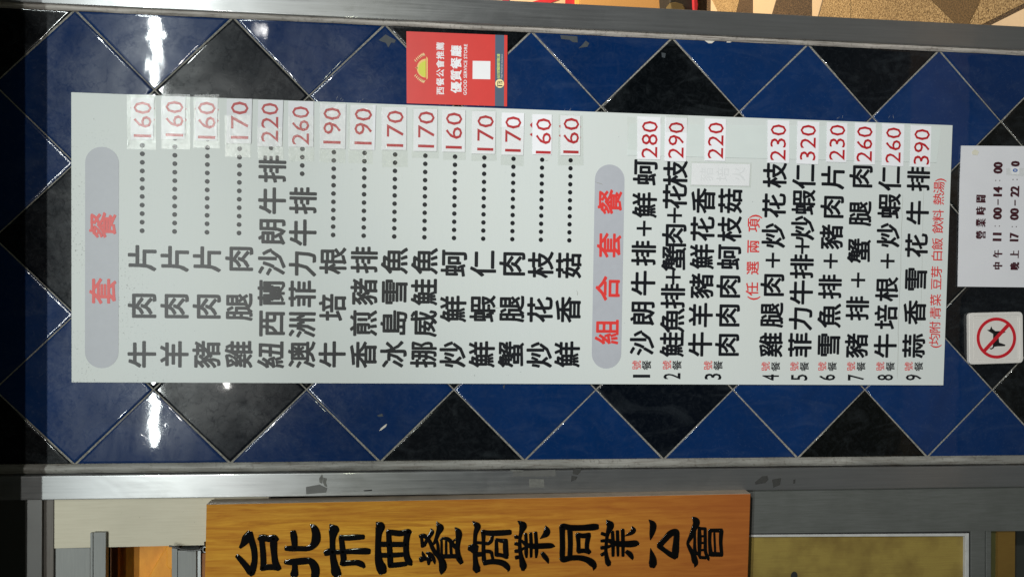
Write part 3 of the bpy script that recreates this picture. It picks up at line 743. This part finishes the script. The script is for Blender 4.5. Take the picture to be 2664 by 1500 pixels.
def stroke(VV, FF, pts, o, s):
    P = [(o[0] + a / s, o[1] + b / s, w / s) for a, b, w in pts]
    P = cr_(P)
    W3 = []
    for x, y, w in P:
        q = px(x, y, YW); W3.append([q.x, q.z, max(w * 1.2, .6) / 1800 * (CP.y * -1 + YW) / 1.0])
    # rounded caps
    def cap(a, b):
        r = a[2] / 2; dx, dz = a[0] - b[0], a[1] - b[1]; l = math.hypot(dx, dz) or 1
        return [[a[0] + dx / l * r * t, a[1] + dz / l * r * t, a[2] * math.sqrt(max(0, 1 - t * t))] for t in (.35, .62, .78)]
    W3 = cap(W3[0], W3[1])[::-1] + W3 + cap(W3[-1], W3[-2])
    PR = [(-1, 0), (-.995, .6), (-.965, .9), (-.91, .99), (-.4, 1), (.4, 1), (.91, .99), (.965, .9), (.995, .6), (1, 0)]
    Mx = len(PR) - 1; base = len(VV); n = len(W3)
    for i, (x, z, w) in enumerate(W3):
        a = W3[max(i - 1, 0)]; b = W3[min(i + 1, n - 1)]
        dx, dz = b[0] - a[0], b[1] - a[1]; l = math.hypot(dx, dz) or 1
        nx_, nz_ = -dz / l, dx / l
        h = min(w * .24, .0022)
        for j in range(Mx + 1):
            u = PR[j][0] * w / 2
            VV.append(Vector((x + nx_ * u, YW - h * PR[j][1] + .0003, z + nz_ * u)))
    for i in range(n - 1):
        for j in range(Mx):
            a = base + i * (Mx + 1) + j; FF.append((a, a + 1, a + Mx + 2, a + Mx + 1))
    FF.append(tuple(base + j for j in range(Mx + 1))); FF.append(tuple(base + (n - 1) * (Mx + 1) + j for j in range(Mx + 1))[::-1])
SC = 8.533
chars = [
 ((590, 1330), SC, [
  [(500, 490, 130), (440, 590, 170), (370, 700, 110), (305, 780, 60)],
  [(530, 470, 80), (550, 620, 110), (605, 830, 110), (620, 1050, 105), (590, 1220, 120), (555, 1360, 110), (540, 1400, 60)],
  [(240, 985, 80), (340, 1090, 100), (430, 1200, 110), (520, 1320, 130)],
  [(760, 540, 80), (780, 650, 100), (805, 900, 105), (812, 1150, 105), (790, 1260, 90)],
  [(720, 600, 70), (800, 560, 110), (920, 595, 120), (1050, 580, 130), (1120, 610, 70)],
  [(1040, 620, 130), (1040, 750, 130), (1055, 950, 110), (1080, 1120, 120), (1150, 1250, 100)],
  [(800, 1245, 110), (900, 1225, 110), (1050, 1225, 110), (1150, 1260, 80)]]),
 ((590, 1330), SC, [
  [(1475, 460, 110), (1490, 550, 125), (1505, 700, 110), (1510, 790, 100)],
  [(1325, 810, 90), (1450, 810, 110), (1600, 812, 100), (1800, 810, 100), (1920, 740, 130), (1980, 620, 165), (1980, 470, 150), (1935, 350, 120), (1860, 285, 30)],
  [(1310, 1115, 80), (1450, 1110, 120), (1700, 1090, 130), (1850, 1090, 120), (1935, 1180, 150), (1970, 1300, 155), (1950, 1450, 140), (1900, 1540, 80)],
  [(1510, 1170, 100), (1510, 1280, 115), (1500, 1370, 150)]]),
 ((830, 1330), SC, [
  [(232, 270, 10), (285, 330, 110), (330, 390, 190), (320, 450, 170), (300, 600, 110), (300, 800, 105), (310, 1000, 115), (345, 1180, 140), (375, 1320, 180), (400, 1370, 160)],
  [(165, 905, 120), (250, 880, 130), (400, 890, 90), (700, 875, 105), (1000, 870, 125), (1090, 875, 115)],
  [(485, 560, 90), (600, 572, 110), (800, 562, 110), (970, 555, 95)],
  [(490, 570, 95), (510, 700, 100), (530, 900, 110), (545, 1050, 110), (525, 1140, 110)],
  [(540, 1140, 110), (700, 1130, 100), (850, 1125, 110), (950, 1165, 110), (1000, 1220, 60)]]),
 ((830, 1330), SC, [
  [(1262, 225, 10), (1310, 270, 110), (1355, 330, 180), (1325, 480, 125), (1310, 700, 110), (1310, 900, 120), (1330, 1100, 150), (1380, 1230, 190), (1400, 1300, 170)],
  [(1545, 440, 100), (1550, 600, 100), (1570, 900, 105), (1580, 1100, 110), (1580, 1180, 100)],
  [(1545, 440, 90), (1650, 460, 110), (1820, 475, 110), (1980, 440, 110), (2030, 450, 60)],
  [(1980, 440, 110), (1940, 600, 115), (1930, 800, 110), (1950, 1000, 120), (2010, 1120, 120), (2050, 1170, 50)],
  [(1580, 1185, 100), (1750, 1170, 100), (1920, 1150, 90)],
  [(1360, 715, 100), (1600, 720, 100), (1920, 720, 100)], [(1340, 960, 90), (1600, 960, 95), (1900, 940, 85)]]),
 ((1070, 1330), SC, [
  [(560, 210, 10), (600, 290, 90), (640, 360, 140), (590, 480, 90), (550, 600, 70), (500, 700, 55), (480, 730, 30)],
  [(425, 365, 10), (460, 440, 80), (410, 530, 80), (360, 600, 75), (290, 730, 60)],
  [(200, 540, 70), (280, 530, 85), (360, 590, 75), (420, 680, 75), (470, 800, 80), (530, 900, 85), (620, 1000, 100), (680, 1100, 130), (700, 1210, 150), (680, 1310, 110), (665, 1395, 15)],
  [(225, 570, 60), (240, 680, 65), (250, 760, 70)], [(255, 760, 60), (305, 735, 55)],
  [(245, 885, 25), (262, 940, 60), (300, 1000, 50)], [(225, 1050, 110), (300, 1035, 80), (390, 1055, 60)],
  [(345, 910, 50), (420, 935, 75), (480, 1010, 75), (510, 1090, 60), (523, 1150, 30)],
  [(400, 960, 55), (388, 1080, 80), (385, 1160, 50)], [(390, 1095, 50), (440, 1075, 45)],
  [(555, 600, 50), (590, 750, 62), (600, 940, 60)],
  [(655, 630, 50), (700, 590, 55), (800, 600, 75), (880, 660, 80), (960, 770, 70), (1010, 830, 50)],
  [(672, 650, 50), (672, 930, 52)], [(772, 640, 50), (772, 930, 52)], [(870, 680, 55), (885, 930, 60)],
  [(620, 985, 85), (800, 985, 85), (1000, 985, 85), (1060, 1050, 100), (1105, 1115, 90)],
  [(975, 350, 25), (1030, 420, 105), (1055, 500, 125), (1040, 650, 95), (1020, 800, 95), (1040, 950, 95), (1080, 1050, 90)],
  [(1000, 595, 40), (920, 660, 40)]]),
 ((1070, 1330), SC, [
  [(1355, 205, 10), (1430, 275, 100), (1470, 330, 120), (1425, 470, 85), (1410, 650, 75), (1410, 850, 85), (1415, 1000, 90), (1430, 1150, 110), (1445, 1250, 150), (1460, 1290, 120)],
  [(1310, 800, 120), (1360, 805, 180), (1400, 810, 180)],
  [(1600, 440, 100), (1600, 600, 75), (1600, 850, 75), (1610, 1050, 85), (1635, 1130, 70)],
  [(1590, 450, 90), (1750, 470, 105), (2000, 465, 110), (2180, 450, 100)],
  [(1630, 1130, 95), (1750, 1105, 100), (1900, 1105, 105), (2040, 1140, 115), (2125, 1210, 110), (2155, 1280, 65), (2142, 1330, 15)],
  [(1450, 680, 60), (1600, 690, 60), (1700, 700, 70), (1775, 640, 70), (1800, 540, 60)],
  [(1460, 945, 95), (1590, 930, 85)], [(1640, 870, 70), (1765, 890, 70), (1795, 980, 60), (1815, 1070, 60)],
  [(1885, 620, 60), (1890, 800, 75), (1890, 950, 80)], [(1890, 615, 60), (2000, 640, 80), (2100, 640, 80)],
  [(2090, 650, 95), (2090, 800, 105), (2108, 980, 95), (2135, 1020, 45)], [(1895, 950, 80), (2000, 960, 75), (2110, 1005, 70)]]),
 ((1310, 1330), SC, [
  [(305, 200, 10), (385, 255, 100), (430, 315, 150), (390, 450, 85), (360, 600, 65), (360, 800, 75), (380, 950, 85), (410, 1090, 115), (435, 1200, 140), (430, 1270, 80)],
  [(270, 555, 75), (345, 565, 60)], [(270, 705, 70), (350, 722, 70)], [(270, 870, 70), (350, 860, 70), (450, 805, 50)], [(285, 1010, 80), (340, 1000, 70)],
  [(490, 495, 65), (500, 700, 68), (500, 900, 75), (508, 1000, 50)], [(600, 480, 65), (610, 700, 70), (610, 990, 55)], [(710, 465, 70), (725, 700, 72), (728, 900, 70), (722, 1005, 45)],
  [(400, 640, 50), (500, 725, 80), (650, 760, 105), (850, 755, 110), (1050, 748, 100), (1130, 765, 35)],
  [(930, 300, 10), (960, 400, 115), (945, 480, 130), (880, 540, 75), (815, 595, 20)], [(865, 925, 80), (905, 980, 95), (965, 1060, 80), (993, 1135, 30)]]),
 ((1310, 1330), SC, [
  [(1300, 350, 120), (1300, 500, 105), (1305, 750, 105), (1300, 950, 105), (1305, 1030, 90)],
  [(1300, 320, 100), (1350, 320, 110), (1500, 352, 115), (1750, 352, 115), (1980, 335, 130), (2060, 330, 115)],
  [(1470, 400, 105), (1480, 700, 98), (1470, 960, 95)],
  [(1280, 1030, 80), (1330, 1055, 115), (1500, 1020, 105), (1700, 1020, 105), (1850, 1060, 120), (1960, 1130, 140), (2010, 1210, 100), (1995, 1295, 20)],
  [(1645, 515, 95), (1660, 700, 78), (1660, 860, 85)], [(1650, 505, 85), (1750, 530, 95), (1890, 515, 100)],
  [(1880, 530, 100), (1850, 700, 88), (1850, 820, 85), (1895, 890, 90)], [(1665, 875, 85), (1780, 860, 85), (1895, 905, 60)]]),
 ((1550, 1330), 6.962, [
  [(190, 142, 8), (235, 205, 100), (262, 255, 115), (210, 400, 62), (190, 550, 55), (180, 700, 55), (200, 850, 75), (222, 920, 95), (232, 950, 70)],
  [(112, 392, 55), (185, 418, 55)], [(105, 525, 50), (200, 520, 55), (290, 520, 55)], [(105, 648, 60), (190, 640, 55), (275, 612, 45)], [(108, 775, 55), (165, 742, 55)],
  [(300, 365, 55), (310, 580, 60), (310, 790, 50)], [(390, 355, 55), (395, 580, 55), (400, 790, 42)], [(485, 330, 60), (490, 560, 60), (490, 790, 50)],
  [(235, 520, 65), (350, 570, 85), (500, 580, 95), (620, 580, 105), (730, 570, 95), (780, 588, 30)],
  [(655, 258, 10), (680, 325, 80), (640, 380, 65), (535, 435, 20)], [(565, 725, 70), (620, 770, 85), (657, 835, 55), (664, 868, 15)]]),
 ((1550, 1330), 6.962, [
  [(955, 140, 8), (1022, 210, 95), (1035, 280, 108), (1010, 400, 75), (990, 505, 20)], [(990, 655, 10), (1010, 750, 65), (1030, 850, 112), (1030, 930, 130), (1025, 960, 110)],
  [(1155, 600, 90), (1250, 500, 90), (1340, 400, 105), (1430, 360, 100), (1460, 390, 95), (1452, 550, 100), (1440, 700, 115), (1440, 800, 90)],
  [(1150, 620, 85), (1250, 700, 75), (1350, 770, 85), (1430, 820, 70)]]),
 ((1550, 1330), 6.962, [
  [(1745, 90, 10), (1795, 140, 95), (1820, 200, 110), (1770, 320, 85), (1720, 450, 75), (1665, 565, 50), (1700, 660, 65), (1760, 770, 85), (1790, 880, 100), (1808, 940, 70), (1788, 1005, 12)],
  [(1790, 345, 45), (1790, 500, 45), (1795, 700, 55), (1865, 785, 35)], [(1870, 285, 45), (1860, 500, 42), (1872, 800, 45)],
  [(1875, 300, 50), (1975, 305, 50)], [(1978, 305, 52), (1980, 550, 55), (1985, 720, 55), (2030, 835, 55), (2046, 875, 25)], [(1885, 822, 52), (1985, 830, 52)],
  [(1880, 440, 38), (1970, 440, 38)], [(1880, 562, 38), (1970, 562, 38)], [(1880, 690, 38), (1970, 690, 38)], [(1885, 300, 32), (1900, 500, 34), (1885, 820, 32)],
  [(2065, 340, 62), (2060, 550, 55), (2080, 770, 70)], [(2075, 335, 60), (2270, 335, 65)], [(2270, 350, 70), (2260, 550, 60), (2278, 760, 55)], [(2090, 762, 80), (2275, 770, 70)], [(2145, 390, 38), (2160, 720, 38)]]),
]
for o_, s_, sts in chars:
    VV = []; FF = []
    for st_ in sts: stroke(VV, FF, st_, o_, s_)
    mesh('carved_character', VV, FF, M_LACQ, ws, True)
# hanging wire at the head of the plank
def tube(name, pts, r, mat, parent=None, n=8):
    V = []; F = []; m = len(pts)
    for i, p in enumerate(pts):
        d = (pts[min(i + 1, m - 1)] - pts[max(i - 1, 0)]).normalized(); u = d.cross(Vector((0, 1, 0))).normalized(); v = d.cross(u)
        for j in range(n): t = j * 2 * math.pi / n; V.append(p + u * r * math.cos(t) + v * r * math.sin(t))
    for i in range(m - 1):
        for j in range(n): a = i * n + j; b = i * n + (j + 1) % n; F.append((a, b, b + n, a + n))
    return mesh(name, V, F, mat, parent, True)
hw = empty('hanging_wire', px(490, 1427, -.012), 'black wire hooked to the head of the wooden signboard', 'wire')
wp = [(440, 1419), (455, 1421), (470, 1426), (490, 1430), (510, 1430), (528, 1427), (534, 1418), (533, 1408)]
tube('strand', [px(x, y, -.012) for x, y in wp], .0017, M_WIRE, hw)
tube('strand', [px(x, y + 3, -.011) for x, y in [(448, 1420), (470, 1424), (495, 1427), (515, 1425), (528, 1420)]], .0012, M_WIRE, hw)
tube('eyelet', [px(533 + 5 * math.cos(t), 1428 + 7 * math.sin(t), -.013) for t in [i * math.pi / 6 for i in range(13)]], .0012, M_ALU, hw)

# ------------------------------------------------------------------ doorway beside the post
dw = empty('upper_door_panel', px(330, 1360, 0), 'yellowed cream panel with grey metal trim above the signboard', 'door panel')
ppx('cream_sheet', [(140, 1290), (700, 1280), (700, 1413), (140, 1425)], .001, .012, M_CREAM, dw)
ppx('cream_sheet_end', [(140, 1425), (234, 1424), (234, 1560), (140, 1560)], .004, .012, M_GREYL, dw)
ppx('top_rail', [(70, 1296), (109, 1296), (108, 1560), (69, 1560)], -.006, .05, M_ALU, dw, .001)
ppx('top_rail_lip', [(110, 1294), (139.5, 1294), (139, 1560), (109, 1560)], -.001, .05, M_GREYD, dw, .001)
ppx('channel', [(235, 1385), (241, 1385), (241, 1560), (235, 1560)], -.004, .01, M_GREYL, dw)
ppx('channel', [(243.5, 1384), (275, 1384), (274, 1560), (243, 1560)], -.006, .012, M_GREYL, dw)
ppx('channel_groove', [(241, 1386), (243.5, 1386), (243, 1560), (241, 1560)], .0005, .004, M_GASKET, dw)
lf = empty('shutter_lintel', px(30, 1400, .0), 'dark strip of frame at the head of the doorway', 'frame')
ppx('fascia', [(-200, 1290), (70, 1290), (69, 1600), (-200, 1600)], .0, .05, M_DARK, lf)
ih = empty('interior_hatch', px(370, 1460, .06), 'orange timber lining seen through the gap above the signboard', 'hatch')
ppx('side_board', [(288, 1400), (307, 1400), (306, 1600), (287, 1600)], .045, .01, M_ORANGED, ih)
ppx('back_board', [(300, 1380), (460, 1380), (460, 1600), (300, 1600)], .07, .01, M_ORANGE, ih)
# slanting brace across the back board
poly_prism('brace', [px(350, 1560, .05), px(435, 1416, .05), px(448, 1416, .05), px(448, 1600, .05), px(350, 1600, .05)], .012, M_ORANGE, ih, .003)
ppx('corner_block', [(433, 1416), (450, 1416), (450, 1480), (438, 1477), (433, 1470)], .03, .015, M_ORANGE, ih, .002)
ppx('gap_shade', [(260, 1380), (292, 1380), (292, 1600), (260, 1600)], .09, .01, M_DARK, ih)  # dark sheet painting in the shade of the black gap
gp = empty('window_profile', px(485, 1470, 0), 'grey metal window profile just above the wooden signboard', 'profile')
ppx('outer_lip', [(447, 1425), (461, 1425), (461, 1600), (447, 1600)], .006, .03, M_GREYL, gp)
ppx('rail', [(462.5, 1431), (510.5, 1431), (510.5, 1600), (462.5, 1600)], .004, .03, M_GREYL, gp, .001)
ppx('groove', [(510.5, 1428), (513, 1428), (513, 1600), (510.5, 1600)], .012, .02, M_GASKET, gp)
ppx('inner_rail', [(513, 1431), (522, 1431), (522, 1600), (513, 1600)], .008, .03, M_ALU, gp)
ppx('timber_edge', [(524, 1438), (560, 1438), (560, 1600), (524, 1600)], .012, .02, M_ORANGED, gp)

# lower door leaf to the right
dl = empty('door_leaf', px(2250, 1400, 0), 'grey door leaf with an olive glazed pane below the signboard', 'door')
ppx('stile', [(1900, 1262), (2760, 1256), (2760, 1379), (2500, 1381), (1900, 1387)], -.001, .02, M_GREYP, dl)
ppx('gasket', [(1900, 1386), (2520, 1381), (2520, 1390), (1900, 1392)], .0012, .01, M_GASKET, dl)
ppx('glazing_bead', [(1900, 1390.5), (2512, 1386.5), (2521, 1386), (2521, 1600), (2511, 1600), (2512, 1393.5), (1900, 1396)], -.001, .01, M_BEADW, dl, .0008)
ppx('pane', [(1890, 1393), (2514, 1389), (2514, 1620), (1890, 1620)], .006, .004, M_OLIVE, dl)
ppx('gasket', [(2521, 1384), (2526, 1384), (2526, 1600), (2521, 1600)], .0012, .01, M_GASKET, dl)
ppx('bottom_rail', [(2526, 1380), (2563, 1380), (2563, 1600), (2526, 1600)], -.001, .02, M_GREYP, dl, .001)
ppx('bottom_rail_lip', [(2566, 1380), (2579, 1380), (2578, 1600), (2566, 1600)], .001, .02, M_GREYP, dl, .001)
ppx('gasket', [(2563, 1380), (2566, 1380), (2566, 1600), (2563, 1600)], .004, .01, M_GASKET, dl)
# dark ink blot on the pane
k = Ink(); k.disc(px(2066, 1497, .0055), .0095, .0075, .0055, 18); k.build('dark_spot', M_GASKET, dl)
ss = empty('sill_strip', px(2618, 1450, .01), 'ochre ribbed strip below the olive pane', 'strip')
ppx('ribbed_face', [(2596, 1377), (2641, 1377), (2640, 1600), (2595, 1600)], .008, .02, M_OCHRE, ss)
ppx('olive_edge', [(2578, 1377), (2596, 1377), (2595, 1600), (2578, 1600)], .014, .02, simple('dark_olive_paint', (.045, .045, .012), .6), ss)  # dark olive strip along the ribbed face
bk = box('door_recess', (-1.6, .12, -1.3), (-.492, .16, 1.4), M_DARK); tag(bk, kind='structure')

# ------------------------------------------------------------------ passage beyond the pier: floor and boxes
def floor_mat(name, a, b, c, sc=120, rough=.7, bs=.8):
    t = NT(name); f = t.noise(sc, 5, rough=.7); g = t.noise(3, 3)
    col = t.ramp(f, [(.40, a), (.5, b), (.60, c)]); col = t.mix(t.mr(g, .4, .7, 0, .25), col, a)
    t.set(Base_Color=col, Roughness=rough, Normal=t.bump(f, bs, .006)); return t.m
M_AGG = floor_mat('washed_pebble_paving', (.10, .06, .025), (.36, .24, .11), (.58, .43, .23), 190)
M_AGGD = floor_mat('dark_pebble_paving', (.02, .012, .008), (.06, .035, .018), (.20, .13, .07), 200)
M_AGGB = floor_mat('brown_pebble_paving', (.05, .028, .008), (.10, .058, .018), (.17, .10, .035), 200, .7, .4)
M_PALE = simple('smooth_cream_stone', (.58, .45, .31), .6, var=.06, scale=12, bump=.05)
FZ = -1.3
fl = mesh('floor', [(-12, .1, FZ - .012), (14, .1, FZ - .012), (14, 16, FZ - .012), (-12, 16, FZ - .012)], [(0, 1, 2, 3)], M_AGG)
tag(fl, kind='structure')
M_LANE = simple('dark_lane_stone', (.022, .022, .021), .6, var=.3, scale=20)
ln = mesh('lane_pavement', [(-12, -12, FZ - .012), (14, -12, FZ - .012), (14, .1, FZ - .012), (-12, .1, FZ - .012)], [(0, 1, 2, 3)], M_LANE); tag(ln, kind='structure')
mesh('warm_reflection_strip', [(-3, -.84, FZ - .006), (3, -.84, FZ - .006), (3, -.58, FZ - .006), (-3, -.58, FZ - .006)], [(0, 1, 2, 3)], simple('warm_strip_brown', (.22, .15, .10), .6), ln)  # unseen floor strip added for its warm reflection in the steel
def slab(pl, mat, h=0, label=None):
    pts = [pz(x, y, FZ + h) for x, y in pl]; n = len(pts)
    a2 = sum(pts[i].x * pts[(i + 1) % n].y - pts[(i + 1) % n].x * pts[i].y for i in range(n))
    if a2 < 0: pts = pts[::-1]
    V = pts + [Vector((p.x, p.y, FZ - .008)) for p in pts]; F = [tuple(range(n))]
    for i in range(n): j = (i + 1) % n; F.append((i, i + n, j + n, j))
    o = mesh('paving_slab', V, F, mat, fl)
    return o
A_ = lambda x, y: (1650 + x / 5.152, y / 5.152)
Bq = lambda x, y: (2150 + x / 5.012, y / 5.012)
slab([A_(600, -250), A_(1020, -250), A_(1022, 190), A_(600, 190)], M_AGGD)
slab([A_(1026, -40), A_(1040, 0), A_(1135, 190), A_(1024, 190)], M_PALE)
slab([A_(1026, -250), A_(1470, -250), A_(1360, 190), A_(1138, 190), A_(1042, 0), A_(1028, -40)], M_AGG, .001)
slab([A_(1475, -250), A_(1588, -250), A_(1588, 200), A_(1364, 200)], M_AGGD)
slab([A_(1592, -250), A_(1975, -250), A_(1838, 215), A_(1592, 215)], M_PALE)
slab([A_(1980, -250), A_(2380, -250), A_(2380, 230), A_(1842, 230)], M_AGGD, .001)
slab([A_(2384, -250), A_(2590, -250), A_(2455, 240), A_(2384, 240)], M_PALE)
slab([A_(2600, -250), Bq(310, -250), Bq(316, 270), A_(2462, 270)], M_AGG, .001)
slab([Bq(322, -250), Bq(1060, -250), Bq(1360, 0), Bq(1690, 330), Bq(322, 330)], M_AGG, .001)
slab([Bq(1070, -250), Bq(2100, -250), Bq(2010, 0), Bq(1845, 330), Bq(1695, 330), Bq(1366, 0)], M_AGGB)
slab([Bq(2110, -250), Bq(2900, -250), Bq(2900, -120), Bq(2576, 45), Bq(1990, 340), Bq(1850, 340), Bq(2015, 0)], M_AGG, .001)
slab([Bq(2580, 48), Bq(2900, -112), Bq(2900, -40), Bq(2580, 108), Bq(2110, 345), Bq(1995, 345)], M_AGGD)
slab([Bq(2580, 112), Bq(2900, -36), Bq(2900, 400), Bq(2060, 372)], M_PALE)
M_CARD = simple('brown_cardboard', (.46, .27, .10), .8, var=.08, scale=6, bump=.1)
M_CLOTH = simple('cream_printed_cloth', (.58, .44, .30), .8, var=.15, scale=20)
M_CRIM = simple('crimson_cloth', (.42, .015, .03), .8, var=.2, scale=30)
def facing(pl, dist_pt):
    """front outline on an upright plane facing the lane at the depth of a floor point"""
    Yp = dist_pt.y; return [px(x, y, Yp) for x, y in pl]
q = pz(1746, 24)
cb = empty('cardboard_carton', Vector((q.x, q.y, FZ)), 'tall brown cardboard carton standing on the passage floor', 'carton')
poly_prism('side_wall', facing([(1509, -140), (1746, -140), (1746, 40), (1509, 40)], q), .5, M_CARD, cb, .004)
poly_prism('open_flap', facing([(1497, -140), (1508, -140), (1508, 40), (1497, 40)], q), .05, simple('carton_edge', (.75, .42, .10), .8), cb)
bn = empty('printed_cloth_sack', Vector((q.x, q.y + .08, 0)), 'cream sack printed with red shapes on top of the cardboard carton', 'sack')
poly_prism('sack_cloth', facing([(900, -140), (1496, -140), (1496, 30), (900, 30)], q + Vector((0, .03, 0))), .35, M_CLOTH, bn, .01)
C_ = lambda x, y: (1150 + x / 5.152, y / 5.152)
for pl in ([C_(820, -160), C_(900, 0), C_(880, 60), C_(820, 60), C_(780, -160)], [C_(1100, 60), C_(1300, 0), C_(1560, -60), C_(1570, 0), C_(1400, 60)], [C_(1655, -200), C_(1800, -200), C_(1800, 120), C_(1650, 120)]):
    poly_prism('red_shape', facing(pl, q + Vector((0, .026, 0))), .003, M_CRIM, bn)
q2 = pz(1836, 28)
shx = empty('passage_bag', Vector((q2.x, q2.y, FZ)), 'black and olive bag with a red strap on the passage floor', 'bag')
poly_prism('black_body', facing([A_(455, -350), A_(800, -350), A_(800, 165), A_(660, 165), A_(640, 70), A_(480, 35)], q2), .2, M_GASKET, shx, .01)
poly_prism('olive_pocket', facing([A_(480, 38), A_(560, 28), A_(650, 55), A_(682, 110), A_(680, 165), A_(500, 165)], q2 - Vector((0, .02, 0))), .08, simple('olive_canvas', (.11, .085, .035), .9, var=.3, scale=60), shx, .006)
poly_prism('red_strap', facing([A_(790, -350), A_(840, -60), A_(858, 60), A_(845, 165), A_(805, 165), A_(800, 60)], q2 - Vector((0, .03, 0))), .03, M_CRIM, shx, .004)
